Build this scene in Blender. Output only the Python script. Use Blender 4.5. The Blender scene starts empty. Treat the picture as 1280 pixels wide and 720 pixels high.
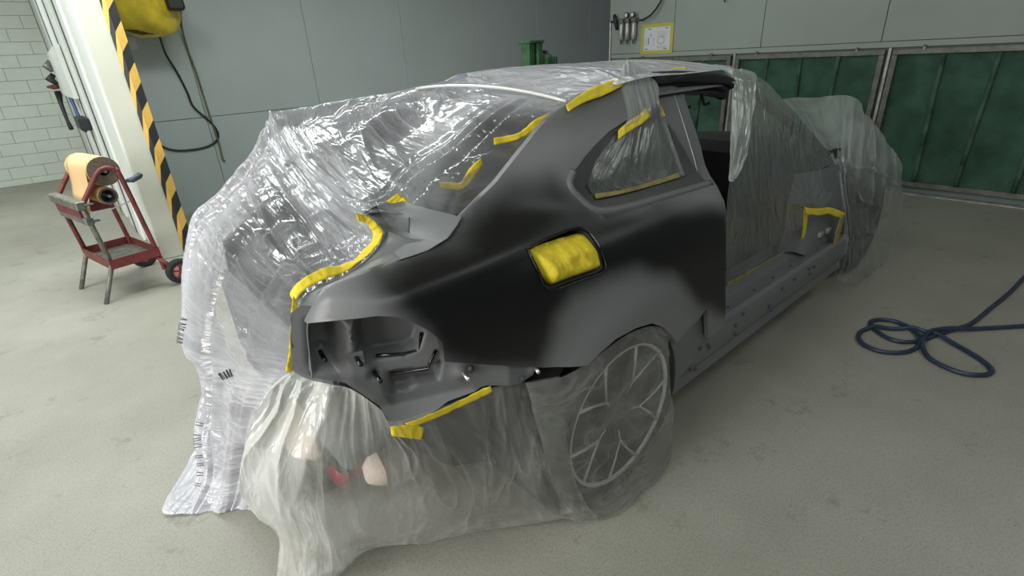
import bpy, bmesh, math, json, random
import numpy as np
from mathutils import Vector, Matrix
from mathutils.geometry import delaunay_2d_cdt

S = bpy.context.scene
COL = S.collection
PI = math.pi

# ---------------------------------------------------------------- camera
def make_camera():
    pitch, roll, yaw = 0.426575551, 0.0560953, -0.70081767
    cp, sp, cr, sr, cy, sy = math.cos(pitch), math.sin(pitch), math.cos(roll), math.sin(roll), math.cos(yaw), math.sin(yaw)
    fwd = Vector((0, cp, -sp)); right = Vector((1, 0, 0)); down = fwd.cross(right)
    r2 = right * cr + down * sr; d2 = down * cr - right * sr
    Y = Matrix(((cy, -sy, 0), (sy, cy, 0), (0, 0, 1)))
    r2, d2, f2 = Y @ r2, Y @ d2, Y @ fwd
    M = Matrix((r2, -d2, -f2)).transposed().to_4x4()
    M.translation = (0, 0, 1.5)
    cam = bpy.data.cameras.new('camera'); ob = bpy.data.objects.new('camera', cam)
    COL.objects.link(ob); ob.matrix_world = M
    cam.sensor_width = 36; cam.lens = 36 * 640.373 / 1280; cam.clip_start = 0.02
    S.camera = ob
make_camera()

# ---------------------------------------------------------------- light and exposure
S.view_settings.view_transform = 'Standard'; S.view_settings.look = 'None'
S.view_settings.gamma = 1; S.view_settings.use_curve_mapping = False
S.view_settings.exposure = 0.14
world = bpy.data.worlds.new('world'); S.world = world; world.use_nodes = True
world.node_tree.nodes['Background'].inputs[0].default_value = (0.80, 0.92, 1.0, 1)
world.node_tree.nodes['Background'].inputs[1].default_value = 0.08
def area(name, loc, target, sx, sy, power, col):
    l = bpy.data.lights.new(name, 'AREA'); l.shape = 'RECTANGLE'; l.size = sx; l.size_y = sy
    l.energy = power; l.color = col
    o = bpy.data.objects.new(name, l); COL.objects.link(o); o.location = loc
    o.rotation_euler = (Vector(target) - Vector(loc)).to_track_quat('-Z', 'Y').to_euler()
    return o
area('daylight_door', (-5.2, 1.2, 2.1), (1.0, 2.6, 0.8), 4.0, 3.0, 250, (1.0, 0.97, 0.93))
for x, y, sx, sy, p in [(-0.6, 4.8, 2.4, .5, 70), (-2.6, 1.2, 2.4, .8, 80), (0.0, -1.4, 2.4, .8, 26), (1.3, 4.3, 2.4, .4, 52), (3.2, -0.6, 2.4, .6, 12), (4.4, 3.6, 2.0, .4, 10), (-1.5, 8.6, 2.4, .5, 55)]:
    area('tube_light', (x, y, 3.2), (x, y, 0), sx, sy, p, (0.93, 1.0, 0.96))

D = json.loads(r'''{"quarter":[[1.79,0.963],[1.764,0.834],[1.809,0.624],[1.851,0.49],[1.86,0.429],[1.742,0.417],[1.704,0.505],[1.68,0.581],[1.516,0.587],[1.424,0.557],[1.386,0.602],[1.341,0.648],[1.259,0.698],[1.173,0.716],[1.076,0.718],[0.998,0.699],[0.955,0.68],[0.889,0.699],[0.813,0.725],[0.702,0.781],[0.605,0.832],[0.512,0.88],[0.515,0.903],[0.516,0.926],[0.504,0.946],[0.488,0.966],[0.457,0.995],[0.433,1.013],[0.394,1.023],[0.334,1.021],[0.284,1.014],[0.309,1.054],[0.336,1.075],[0.355,1.081],[0.395,1.087],[0.437,1.091],[0.507,1.094],[0.583,1.095],[0.619,1.097],[0.648,1.103],[0.677,1.111],[0.701,1.12],[0.725,1.132],[0.769,1.147],[0.82,1.167],[0.87,1.188],[0.982,1.25],[1.074,1.298],[1.131,1.322],[1.184,1.337],[1.325,1.37],[1.466,1.386],[1.672,1.402],[1.833,1.406],[1.737,1.356],[1.684,1.315],[1.573,1.301],[1.466,1.282],[1.355,1.259],[1.264,1.23],[1.195,1.203],[1.141,1.176],[1.111,1.152],[1.109,1.13],[1.122,1.11],[1.137,1.089],[1.156,1.07],[1.186,1.056],[1.231,1.048],[1.344,1.04],[1.482,1.036],[1.638,1.032],[1.796,1.028],[1.812,1.017]],"fuel":[[0.832,1.047],[0.915,1.048],[1.012,1.045],[1.06,1.039],[1.08,1.03],[1.089,1.016],[1.09,0.992],[1.092,0.937],[1.086,0.923],[1.061,0.918],[0.954,0.926],[0.884,0.929],[0.852,0.943],[0.84,0.961]],"cover":[[0.845,1.035],[0.86,1.038],[0.953,1.032],[1.049,1.024],[1.073,1.017],[1.079,0.997],[1.084,0.973],[1.082,0.935],[1.067,0.929],[0.946,0.936],[0.878,0.939],[0.863,0.949],[0.847,0.996]],"qwin":[[1.684,1.315],[1.573,1.301],[1.466,1.282],[1.355,1.259],[1.264,1.23],[1.195,1.203],[1.141,1.176],[1.111,1.152],[1.109,1.13],[1.122,1.11],[1.137,1.089],[1.156,1.07],[1.186,1.056],[1.231,1.048],[1.344,1.04],[1.482,1.036],[1.638,1.032],[1.796,1.028]],"glass":[[1.723,1.31],[1.604,1.29],[1.492,1.265],[1.384,1.236],[1.285,1.194],[1.211,1.147],[1.183,1.122],[1.19,1.102],[1.216,1.082],[1.333,1.073],[1.526,1.065],[1.671,1.061],[1.711,1.065],[1.714,1.117],[1.709,1.205]],"bpillar":[[1.807,1.384],[1.879,1.362],[1.941,1.34],[1.898,1.309],[1.878,1.242],[1.874,1.142],[1.847,1.008],[1.839,0.96],[1.837,0.949],[1.817,0.992],[1.639,0.998],[1.598,1.015],[1.71,1.063],[1.712,1.139],[1.709,1.205],[1.714,1.276],[1.717,1.314]],"spray":[[0.425,1.078],[0.499,1.09],[0.646,1.098],[0.72,1.114],[0.91,1.17],[1.042,1.157],[1.079,1.096],[1.179,1.035],[1.441,1.002],[1.772,0.928],[1.846,0.503],[1.582,0.666],[1.422,0.82],[1.245,0.889],[1.097,0.917],[0.941,0.914],[0.854,0.865],[0.79,0.747],[0.605,0.833],[0.563,0.862],[0.517,0.902],[0.498,0.964],[0.44,1.025]],"pseam":[[1.851,1.168,1.336],[1.813,1.098,1.243],[1.802,1.036,1.126],[1.774,0.987,1.047],[1.731,0.945,1.007]],"archr":[[1.424,0.557],[1.386,0.602],[1.341,0.648],[1.259,0.698],[1.173,0.716],[1.076,0.718],[0.998,0.699],[0.955,0.68]],"gutter":[[[0.643,1.008,1.098],[0.589,1.062,1.105],[0.545,1.11,1.129]],[[0.583,0.992,1.091],[0.557,1.055,1.089],[0.535,1.11,1.105]],[[0.507,0.989,1.09],[0.51,1.054,1.077],[0.512,1.11,1.085]],[[0.437,0.985,1.087],[0.462,1.052,1.067],[0.483,1.11,1.068]],[[0.395,0.988,1.083],[0.422,1.053,1.058],[0.443,1.11,1.056]],[[0.355,0.994,1.077],[0.38,1.056,1.049],[0.401,1.11,1.045]],[[0.336,0.998,1.071],[0.348,1.058,1.044],[0.358,1.11,1.041]],[[0.309,0.993,1.05],[0.338,1.068,1.038],[0.324,1.12,1.027]],[[0.284,1.006,1.01],[0.313,1.073,1.007],[0.299,1.12,1.002]],[[0.273,1.005,0.946],[0.297,1.072,0.944],[0.28,1.12,0.939]],[[0.264,0.995,0.89],[0.28,1.069,0.873],[0.258,1.12,0.858]]],"shelf":[[[0.556,1.24,1.145],[0.604,1.263,1.15],[0.673,1.268,1.152],[0.678,1.18,1.148],[0.691,1.112,1.144],[0.721,1.037,1.134]],[[0.626,1.322,1.1],[0.613,1.255,1.118],[0.636,1.152,1.13],[0.658,1.114,1.128],[0.672,1.08,1.127],[0.696,1.022,1.122]],[[0.63,1.3,1.075],[0.621,1.217,1.09],[0.613,1.122,1.101],[0.612,1.056,1.101],[0.616,1.019,1.102],[0.645,0.995,1.106]],[[0.594,1.232,1.062],[0.555,1.123,1.076],[0.507,0.985,1.095],[0.549,0.985,1.095],[0.583,0.987,1.095],[0.64,0.996,1.105]]],"rec":{"A":[0.25,1.06],"d":[0.904,-0.4276]},"rec_out":[[0.019,1.02],[0.042,1.035],[0.082,1.027],[0.13,1.018],[0.23,0.999],[0.305,0.95],[0.345,0.892],[0.37,0.842],[0.417,0.818],[0.601,0.766],[0.596,0.74],[0.582,0.714],[0.533,0.706],[0.432,0.733],[0.328,0.723],[0.244,0.696],[0.186,0.697],[0.163,0.739],[0.098,0.823],[0.035,0.851],[-0.007,0.887]],"rec_pocket":[[0.155,0.988],[0.228,0.984],[0.277,0.949],[0.287,0.915],[0.272,0.88],[0.239,0.869],[0.157,0.875],[0.144,0.903],[0.141,0.946]],"rec_low":[[0.199,0.825],[0.299,0.818],[0.323,0.83],[0.31,0.78],[0.255,0.779],[0.235,0.77],[0.201,0.774]],"rec_left":[[0.051,0.996],[0.091,0.992],[0.087,0.916],[0.083,0.857],[0.041,0.867],[0.035,0.896]],"rec_mid":[[0.123,0.984],[0.151,0.984],[0.141,0.904],[0.16,0.868],[0.186,0.828],[0.189,0.747],[0.158,0.767],[0.103,0.83]],"rec_seam":[[0.129,0.985],[0.122,0.95],[0.116,0.941],[0.105,0.891],[0.101,0.849],[0.091,0.833]],"rec_studs":[[0.06,0.918],[0.131,0.891],[0.166,0.838]],"rec_bolts":[[0.369,0.794],[0.589,0.735]],"rec_holes":[[0.394,0.798],[0.542,0.721],[0.175,0.79]],"rec_rods":[[0.201,0.825],[0.291,0.819],[0.294,0.83],[0.314,0.866],[0.176,0.877],[0.238,0.867],[0.276,0.87],[0.287,0.915]],"S1":[[[2.3,1.17,1.398],[2.3,1.33,1.423],[2.3,1.52,1.441],[2.3,1.76,1.448],[2.3,2.05,1.437],[2.3,2.3,1.406],[2.3,2.48,1.3],[2.32,2.68,0.98]],[[1.95,1.17,1.398],[1.95,1.33,1.423],[1.95,1.52,1.441],[1.95,1.76,1.448],[1.95,2.05,1.437],[1.95,2.3,1.406],[1.95,2.48,1.3],[1.97,2.68,0.98]],[[1.6,1.17,1.398],[1.6,1.33,1.423],[1.6,1.52,1.442],[1.6,1.76,1.449],[1.6,2.05,1.438],[1.6,2.3,1.407],[1.6,2.48,1.3],[1.62,2.68,0.98]],[[1.226,1.2,1.331],[1.171,1.377,1.337],[1.193,1.629,1.349],[1.286,1.85,1.375],[1.43,2.0,1.401],[1.646,2.1,1.415],[1.45,2.45,1.25],[1.45,2.68,0.95]],[[1.015,1.17,1.215],[0.947,1.396,1.217],[0.998,1.759,1.245],[0.969,1.9,1.313],[1.073,2.1,1.348],[1.177,2.2,1.372],[1.1,2.45,1.2],[1.1,2.68,0.9]],[[0.817,1.14,1.108],[0.687,1.28,1.147],[0.68,1.5,1.181],[0.761,1.9,1.237],[0.797,2.15,1.296],[0.899,2.25,1.35],[0.9,2.45,1.15],[0.95,2.66,0.85]],[[0.555,1.2,1.153],[0.575,1.35,1.146],[0.633,1.62,1.148],[0.672,1.95,1.206],[0.705,2.2,1.289],[0.714,2.27,1.334],[0.78,2.5,1.12],[0.84,2.66,0.82]],[[0.535,1.11,1.118],[0.58,1.3,1.111],[0.632,1.6,1.109],[0.668,1.95,1.175],[0.69,2.2,1.266],[0.701,2.27,1.332],[0.75,2.5,1.1],[0.8,2.66,0.8]],[[0.483,1.1,1.075],[0.525,1.32,1.079],[0.581,1.62,1.08],[0.629,1.98,1.148],[0.66,2.25,1.229],[0.662,2.32,1.274],[0.65,2.52,1.05],[0.7,2.68,0.75]],[[0.407,1.1,1.05],[0.462,1.35,1.043],[0.521,1.66,1.034],[0.558,2.02,1.088],[0.575,2.28,1.147],[0.584,2.36,1.166],[0.6,2.56,1.0],[0.65,2.72,0.7]],[[0.329,1.1,1.038],[0.377,1.38,1.007],[0.418,1.7,0.99],[0.448,2.08,1.01],[0.46,2.33,1.028],[0.465,2.42,1.03],[0.5,2.6,0.92],[0.6,2.76,0.65]],[[0.295,1.1,0.998],[0.321,1.4,0.924],[0.346,1.74,0.899],[0.366,2.1,0.92],[0.371,2.34,0.953],[0.365,2.44,0.963],[0.42,2.62,0.85],[0.5,2.8,0.6]],[[0.272,1.1,0.929],[0.29,1.42,0.829],[0.297,1.76,0.785],[0.293,2.1,0.804],[0.288,2.3,0.842],[0.284,2.4,0.839],[0.34,2.6,0.7],[0.42,2.8,0.5]],[[0.254,1.1,0.874],[0.255,1.42,0.758],[0.242,1.74,0.685],[0.218,2.06,0.661],[0.196,2.24,0.675],[0.188,2.32,0.665],[0.26,2.52,0.55],[0.36,2.75,0.4]],[[0.236,1.14,0.83],[0.228,1.42,0.712],[0.209,1.72,0.61],[0.178,1.98,0.547],[0.145,2.14,0.535],[0.129,2.24,0.529],[0.2,2.4,0.45],[0.34,2.66,0.34]],[[0.22,1.2,0.774],[0.214,1.45,0.671],[0.199,1.7,0.58],[0.179,1.92,0.512],[0.161,2.06,0.469],[0.145,2.14,0.454],[0.22,2.3,0.42],[0.34,2.6,0.3]],[[0.192,1.35,0.59],[0.179,1.55,0.526],[0.172,1.72,0.475],[0.159,1.92,0.42],[0.156,2.04,0.408],[0.149,2.1,0.397],[0.22,2.25,0.3],[0.34,2.55,0.2]],[[0.162,1.5,0.377],[0.144,1.64,0.313],[0.125,1.78,0.268],[0.106,1.93,0.242],[0.093,2.02,0.233],[0.086,2.08,0.222],[0.2,2.2,0.16],[0.32,2.5,0.1]],[[0.155,1.6,0.179],[0.124,1.7,0.15],[0.094,1.8,0.121],[0.067,1.9,0.091],[0.048,1.98,0.072],[0.032,2.04,0.058],[0.16,2.16,0.04],[0.3,2.45,0.02]],[[0.141,1.711,0.01],[0.103,1.753,0.01],[0.046,1.803,0.01],[-0.009,1.857,0.01],[-0.058,1.904,0.01],[-0.111,1.976,0.01],[-0.02,2.15,0.01],[0.2,2.45,0.01]]],"S2":[[[0.255,1.11,0.862],[0.203,1.106,0.835],[0.147,1.11,0.769],[0.104,1.13,0.666],[0.097,1.17,0.528],[0.135,1.228,0.334],[0.129,1.302,0.157],[0.117,1.385,0.008]],[[0.273,1.06,0.853],[0.224,1.052,0.803],[0.176,1.053,0.718],[0.156,1.07,0.611],[0.163,1.105,0.487],[0.169,1.16,0.334],[0.173,1.231,0.168],[0.172,1.31,0.008]],[[0.296,1.0,0.858],[0.268,0.995,0.788],[0.235,0.999,0.704],[0.221,1.018,0.603],[0.221,1.056,0.467],[0.233,1.114,0.321],[0.237,1.187,0.169],[0.239,1.269,0.008]],[[0.336,0.975,0.835],[0.32,0.977,0.746],[0.307,0.987,0.653],[0.301,1.012,0.537],[0.308,1.057,0.413],[0.312,1.122,0.27],[0.316,1.202,0.142],[0.321,1.29,0.008]],[[0.377,0.94,0.778],[0.385,0.965,0.679],[0.386,0.995,0.569],[0.392,1.033,0.456],[0.396,1.08,0.326],[0.397,1.137,0.213],[0.398,1.201,0.114],[0.398,1.27,0.008]],[[0.396,0.925,0.739],[0.441,0.94,0.622],[0.461,0.959,0.517],[0.485,0.986,0.423],[0.505,1.023,0.313],[0.52,1.069,0.204],[0.532,1.124,0.103],[0.54,1.182,0.008]],[[0.501,0.905,0.729],[0.529,0.91,0.639],[0.559,0.918,0.545],[0.591,0.935,0.427],[0.62,0.961,0.313],[0.645,0.997,0.199],[0.666,1.041,0.104],[0.683,1.089,0.008]],[[0.647,0.885,0.722],[0.656,0.878,0.645],[0.673,0.874,0.546],[0.698,0.879,0.431],[0.731,0.893,0.314],[0.763,0.917,0.199],[0.797,0.949,0.101],[0.825,0.985,0.008]],[[0.749,0.86,0.703],[0.755,0.843,0.625],[0.763,0.83,0.532],[0.785,0.824,0.419],[0.82,0.829,0.305],[0.868,0.843,0.185],[0.913,0.865,0.094],[0.956,0.891,0.008]],[[0.871,0.845,0.671],[0.876,0.838,0.589],[0.876,0.833,0.477],[0.884,0.829,0.357],[0.918,0.827,0.236],[0.965,0.826,0.124],[0.999,0.826,0.061],[1.033,0.825,0.008]],[[0.956,0.83,0.681],[0.967,0.823,0.592],[0.98,0.817,0.47],[1.001,0.813,0.333],[1.033,0.809,0.206],[1.075,0.806,0.106],[1.108,0.802,0.042],[1.129,0.795,0.008]],[[1.039,0.825,0.695],[1.061,0.818,0.591],[1.083,0.812,0.461],[1.11,0.808,0.318],[1.147,0.804,0.192],[1.186,0.8,0.102],[1.213,0.796,0.047],[1.241,0.789,0.008]],[[1.154,0.825,0.702],[1.182,0.818,0.593],[1.212,0.812,0.44],[1.247,0.807,0.27],[1.27,0.803,0.164],[1.302,0.799,0.085],[1.33,0.793,0.038],[1.347,0.785,0.008]],[[1.277,0.83,0.676],[1.296,0.823,0.57],[1.322,0.818,0.43],[1.354,0.814,0.275],[1.386,0.813,0.165],[1.411,0.813,0.098],[1.436,0.815,0.049],[1.466,0.817,0.008]],[[1.391,0.84,0.614],[1.403,0.834,0.517],[1.425,0.829,0.373],[1.441,0.827,0.275],[1.463,0.83,0.186],[1.484,0.838,0.118],[1.509,0.85,0.067],[1.542,0.866,0.008]]],"S3":[[[1.705,1.3,1.442],[1.744,1.3,1.454],[1.77,1.27,1.432],[1.791,1.24,1.411]],[[1.565,1.204,1.39],[1.641,1.199,1.387],[1.715,1.189,1.382],[1.74,1.164,1.367]],[[1.46,1.089,1.286],[1.542,1.097,1.297],[1.627,1.112,1.309],[1.691,1.123,1.317]],[[1.375,1.083,1.238],[1.473,1.079,1.241],[1.588,1.087,1.25],[1.702,1.102,1.261]],[[1.26,1.056,1.18],[1.367,1.041,1.172],[1.513,1.042,1.17],[1.697,1.055,1.175]],[[1.189,1.029,1.127],[1.29,1.014,1.112],[1.483,1.01,1.1],[1.699,1.02,1.103]],[[1.206,1.011,1.086],[1.324,1.001,1.076],[1.512,0.996,1.069],[1.7,1.001,1.068]]],"S4":[[[2.007,0.98,0.992],[2.122,1.02,1.156],[2.528,1.17,1.344],[2.756,1.1,1.209],[2.993,1.04,1.051],[3.312,0.98,0.807]],[[1.97,0.96,0.885],[2.166,0.99,0.93],[2.396,1.04,1.106],[2.644,1.02,1.007],[2.917,0.99,0.867],[3.209,0.96,0.716]],[[2.03,0.97,0.7],[2.25,0.98,0.721],[2.466,1.0,0.805],[2.688,0.98,0.748],[2.881,0.96,0.709],[3.042,0.94,0.664]],[[2.164,1.01,0.478],[2.385,1.01,0.474],[2.642,1.01,0.466],[2.889,1.01,0.459],[2.993,1.0,0.48],[2.855,0.96,0.676]]],"S5":[[[2.732,1.6,1.404],[2.803,1.5,1.391],[2.874,1.4,1.362],[2.816,1.3,1.333]],[[2.321,1.22,1.383],[2.36,1.2,1.384],[2.434,1.18,1.37],[2.535,1.17,1.347]],[[2.247,1.14,1.317],[2.285,1.13,1.311],[2.346,1.12,1.3],[2.426,1.12,1.284]],[[2.159,1.08,1.206],[2.195,1.07,1.202],[2.24,1.06,1.194],[2.308,1.06,1.183]],[[2.056,1.02,1.079],[2.084,1.01,1.073],[2.113,1.0,1.066],[2.177,1.01,1.058]],[[1.991,0.98,1.008],[1.987,0.97,0.997],[2.008,0.97,0.99],[2.046,0.98,0.995]]],"S6":[[[5.608,2.3,0.952],[5.156,1.8,1.026],[4.152,1.25,1.122],[4.232,1.15,0.981],[4.314,1.05,0.845],[4.449,0.98,0.728]],[[4.017,1.5,0.977],[3.939,1.3,0.918],[3.626,1.06,0.903],[3.717,0.97,0.85],[3.991,0.93,0.762],[4.394,0.92,0.626]],[[3.546,1.2,0.917],[3.406,1.06,0.861],[3.387,0.98,0.785],[3.593,0.92,0.684],[3.993,0.9,0.557],[4.497,0.9,0.397]],[[3.302,0.99,0.812],[3.302,0.95,0.713],[3.352,0.92,0.58],[3.567,0.89,0.471],[4.006,0.88,0.34],[4.522,0.88,0.163]],[[3.286,0.92,0.585],[3.343,0.9,0.449],[3.378,0.88,0.354],[3.61,0.86,0.257],[3.95,0.86,0.143],[4.381,0.87,0.034]],[[3.336,0.92,0.227],[3.341,0.9,0.184],[3.359,0.875,0.137],[3.65,0.85,0.034],[4.05,0.855,-0.066],[4.409,0.87,-0.095]]],"tapes":{"window_top":[[[1.012,1.25,1.274],[1.013,1.25,1.253]],[[1.048,1.24,1.275],[1.053,1.24,1.255]],[[1.084,1.22,1.281],[1.089,1.22,1.264]],[[1.104,1.205,1.296],[1.116,1.205,1.276]],[[1.131,1.19,1.317],[1.14,1.19,1.29]],[[1.175,1.185,1.327],[1.188,1.185,1.302]],[[1.205,1.18,1.331],[1.223,1.18,1.315]]],"roof_edge":[[[1.213,1.139,1.348],[1.207,1.121,1.331]],[[1.3,1.165,1.368],[1.287,1.137,1.346]],[[1.401,1.192,1.384],[1.369,1.148,1.355]],[[1.503,1.215,1.394],[1.459,1.161,1.365]],[[1.606,1.24,1.403],[1.555,1.185,1.38]],[[1.669,1.245,1.404],[1.643,1.225,1.398]]],"roof_front":[[[1.792,1.229,1.399],[1.771,1.21,1.392]],[[1.889,1.248,1.405],[1.851,1.219,1.396]],[[2.017,1.274,1.412],[1.962,1.234,1.401]],[[2.102,1.274,1.412],[2.034,1.235,1.401]]],"window_mid":[[[0.836,1.3,1.166],[0.839,1.3,1.149]],[[0.866,1.29,1.162],[0.875,1.29,1.138]],[[0.893,1.275,1.159],[0.906,1.275,1.137]],[[0.91,1.265,1.184],[0.928,1.265,1.156]],[[0.929,1.255,1.206],[0.948,1.255,1.181]],[[0.957,1.25,1.223],[0.962,1.25,1.208]]],"trunk_corner":[[[0.673,1.262,1.169],[0.633,1.262,1.155]],[[0.682,1.255,1.159],[0.652,1.255,1.143]],[[0.689,1.245,1.148],[0.672,1.245,1.136]],[[0.695,1.24,1.134],[0.689,1.24,1.133]]],"gutter":[[[0.476,1.105,1.194],[0.486,1.125,1.167]],[[0.49,1.105,1.185],[0.496,1.125,1.163]],[[0.505,1.105,1.178],[0.509,1.125,1.155]],[[0.519,1.105,1.163],[0.516,1.125,1.14]],[[0.534,1.105,1.139],[0.521,1.125,1.13]],[[0.537,1.105,1.124],[0.517,1.125,1.109]],[[0.528,1.105,1.106],[0.506,1.125,1.095]],[[0.505,1.105,1.088],[0.483,1.125,1.083]],[[0.479,1.105,1.073],[0.461,1.125,1.067]],[[0.448,1.105,1.062],[0.436,1.125,1.066]],[[0.421,1.105,1.054],[0.414,1.125,1.065]],[[0.391,1.105,1.054],[0.386,1.125,1.072]],[[0.362,1.105,1.051],[0.359,1.125,1.068]],[[0.336,1.105,1.046],[0.333,1.125,1.061]],[[0.314,1.105,1.036],[0.308,1.125,1.047]],[[0.3,1.105,1.023],[0.302,1.125,1.035]]],"gutter_down":[[[0.296,1.104,1.044],[0.302,1.104,1.022]],[[0.286,1.104,1.014],[0.294,1.104,1.001]],[[0.276,1.104,0.978],[0.281,1.104,0.97]],[[0.265,1.104,0.941],[0.271,1.104,0.933]],[[0.257,1.104,0.913],[0.263,1.104,0.898]],[[0.245,1.1,0.889],[0.256,1.1,0.875]],[[0.239,1.1,0.872],[0.25,1.1,0.865]]],"lower":[[[0.412,0.9,0.744],[0.423,0.9,0.724]],[[0.459,0.89,0.742],[0.47,0.89,0.724]],[[0.512,0.885,0.741],[0.522,0.885,0.721]],[[0.569,0.88,0.741],[0.576,0.88,0.721]],[[0.615,0.875,0.744],[0.623,0.875,0.72]],[[0.642,0.87,0.745],[0.646,0.87,0.726]]],"lower_flap":[[[0.37,0.885,0.768],[0.369,0.885,0.742]],[[0.392,0.88,0.76],[0.393,0.88,0.726]],[[0.42,0.878,0.746],[0.416,0.878,0.708]],[[0.446,0.88,0.722],[0.435,0.88,0.693]]],"qwin":[[[1.588,1.111,1.305],[1.592,1.092,1.279]],[[1.539,1.101,1.292],[1.537,1.082,1.264]],[[1.484,1.093,1.28],[1.473,1.074,1.252]],[[1.431,1.086,1.266],[1.415,1.068,1.239]],[[1.402,1.082,1.255],[1.378,1.065,1.227]]],"qwin_bottom":[[[1.205,1.014,1.096],[1.204,1.006,1.082]],[[1.324,1.004,1.086],[1.32,0.998,1.075]],[[1.497,1.002,1.082],[1.491,0.995,1.07]],[[1.664,1.006,1.082],[1.661,0.996,1.067]]],"bpillar":[[[1.698,1.142,1.327],[1.699,1.128,1.31]],[[1.7,1.128,1.305],[1.694,1.105,1.273]],[[1.694,1.112,1.275],[1.697,1.106,1.267]]],"hinge_top":[[[2.695,0.925,0.743],[2.748,0.925,0.69]],[[2.777,0.922,0.717],[2.806,0.922,0.677]],[[2.909,0.92,0.688],[2.931,0.92,0.644]],[[3.035,0.918,0.665],[3.044,0.918,0.627]],[[3.178,0.915,0.62],[3.178,0.915,0.578]],[[3.325,0.912,0.563],[3.272,0.912,0.547]]],"hinge_left":[[[2.722,0.935,0.719],[2.796,0.935,0.686]],[[2.803,0.95,0.621],[2.856,0.95,0.595]],[[2.873,0.97,0.533],[2.915,0.97,0.508]],[[2.934,1.0,0.468],[2.98,1.0,0.436]]],"hinge_right":[[[3.194,0.9,0.577],[3.27,0.9,0.574]],[[3.177,0.9,0.502],[3.274,0.9,0.482]],[[3.173,0.9,0.421],[3.259,0.9,0.397]],[[3.179,0.9,0.321],[3.237,0.9,0.304]],[[3.181,0.9,0.27],[3.225,0.9,0.256]]],"sill":[[[2.173,1.015,0.477],[2.182,1.015,0.441]],[[2.396,1.015,0.469],[2.405,1.015,0.44]],[[2.655,1.015,0.461],[2.676,1.015,0.427]],[[2.996,1.012,0.467],[3.023,1.012,0.431]]]},"hose":[[4.649,0.116,0.012],[4.471,0.134,0.012],[4.134,0.16,0.012],[3.832,0.197,0.012],[3.528,0.235,0.012],[3.397,0.281,0.012],[3.247,0.338,0.012],[3.125,0.38,0.012],[3.047,0.45,0.012],[3.058,0.525,0.012],[3.117,0.592,0.012],[3.176,0.624,0.012],[3.231,0.608,0.012],[3.275,0.546,0.012],[3.257,0.47,0.012],[3.191,0.41,0.012],[3.106,0.376,0.012],[3.003,0.379,0.012],[2.92,0.421,0.012],[2.873,0.492,0.012],[2.888,0.569,0.012],[2.95,0.614,0.012],[3.036,0.625,0.012],[3.126,0.582,0.012],[3.181,0.51,0.012],[3.233,0.442,0.012],[3.249,0.373,0.012],[3.241,0.319,0.012],[3.184,0.224,0.012],[3.113,0.133,0.012],[3.052,0.085,0.012],[3.005,0.075,0.012],[2.954,0.099,0.012],[2.913,0.159,0.012],[2.923,0.238,0.012],[2.972,0.312,0.012],[3.075,0.362,0.012],[3.204,0.37,0.012],[3.301,0.332,0.012],[3.39,0.263,0.012],[3.531,0.151,0.012],[3.701,0.011,0.012]],"rail":[[1.761,1.214,1.387],[1.85,1.214,1.387],[1.95,1.207,1.384],[2.05,1.195,1.377],[2.151,1.18,1.368],[2.217,1.161,1.354],[2.25,1.144,1.339]]}''')

# ---------------------------------------------------------------- helpers
def mesh_obj(name, v, f, mat, parent=None, smooth=False, base=None):
    """v in world coordinates (or in the parent's own frame when it is rotated)"""
    v = np.asarray(v, float).reshape(-1, 3)
    if parent is not None:
        off = Vector(parent['base']) if 'base' in parent else Vector(parent.location)
        off = np.array(off)
    elif base is not None: off = np.array(base)
    else:
        lo, hi = v.min(0), v.max(0); off = np.array([(lo[0]+hi[0])/2, (lo[1]+hi[1])/2, lo[2]])
    me = bpy.data.meshes.new(name)
    me.from_pydata((v - off).tolist(), [], [list(map(int, q)) for q in f])
    if smooth: me.polygons.foreach_set('use_smooth', [True]*len(me.polygons))
    me.materials.append(mat); me.update()
    o = bpy.data.objects.new(name, me); COL.objects.link(o)
    if parent is not None:
        o.parent = parent
        # mesh is expressed relative to the root thing; nested parts share the root's base
        if parent.type == 'MESH':
            o['base'] = parent['base'] if 'base' in parent else list(parent.location)
            o.location = (0, 0, 0)
        else:
            o["base"] = [float(q) for q in off]
    else:
        o.location = [float(q) for q in off]; o["base"] = [float(q) for q in off]
    return o
def empty(name, loc, label, cat, group=None, rotz=0, local=False):
    o = bpy.data.objects.new(name, None); COL.objects.link(o); o.empty_display_size = .1
    o.location = loc; o.rotation_euler = (0, 0, rotz)
    o['base'] = [0, 0, 0] if local else list(loc)
    return tag(o, label, cat, group)
def tag(o, label=None, cat=None, group=None, kind=None):
    if label: o['label'] = label
    if cat: o['category'] = cat
    if group: o['group'] = group
    if kind: o['kind'] = kind
    return o
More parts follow.
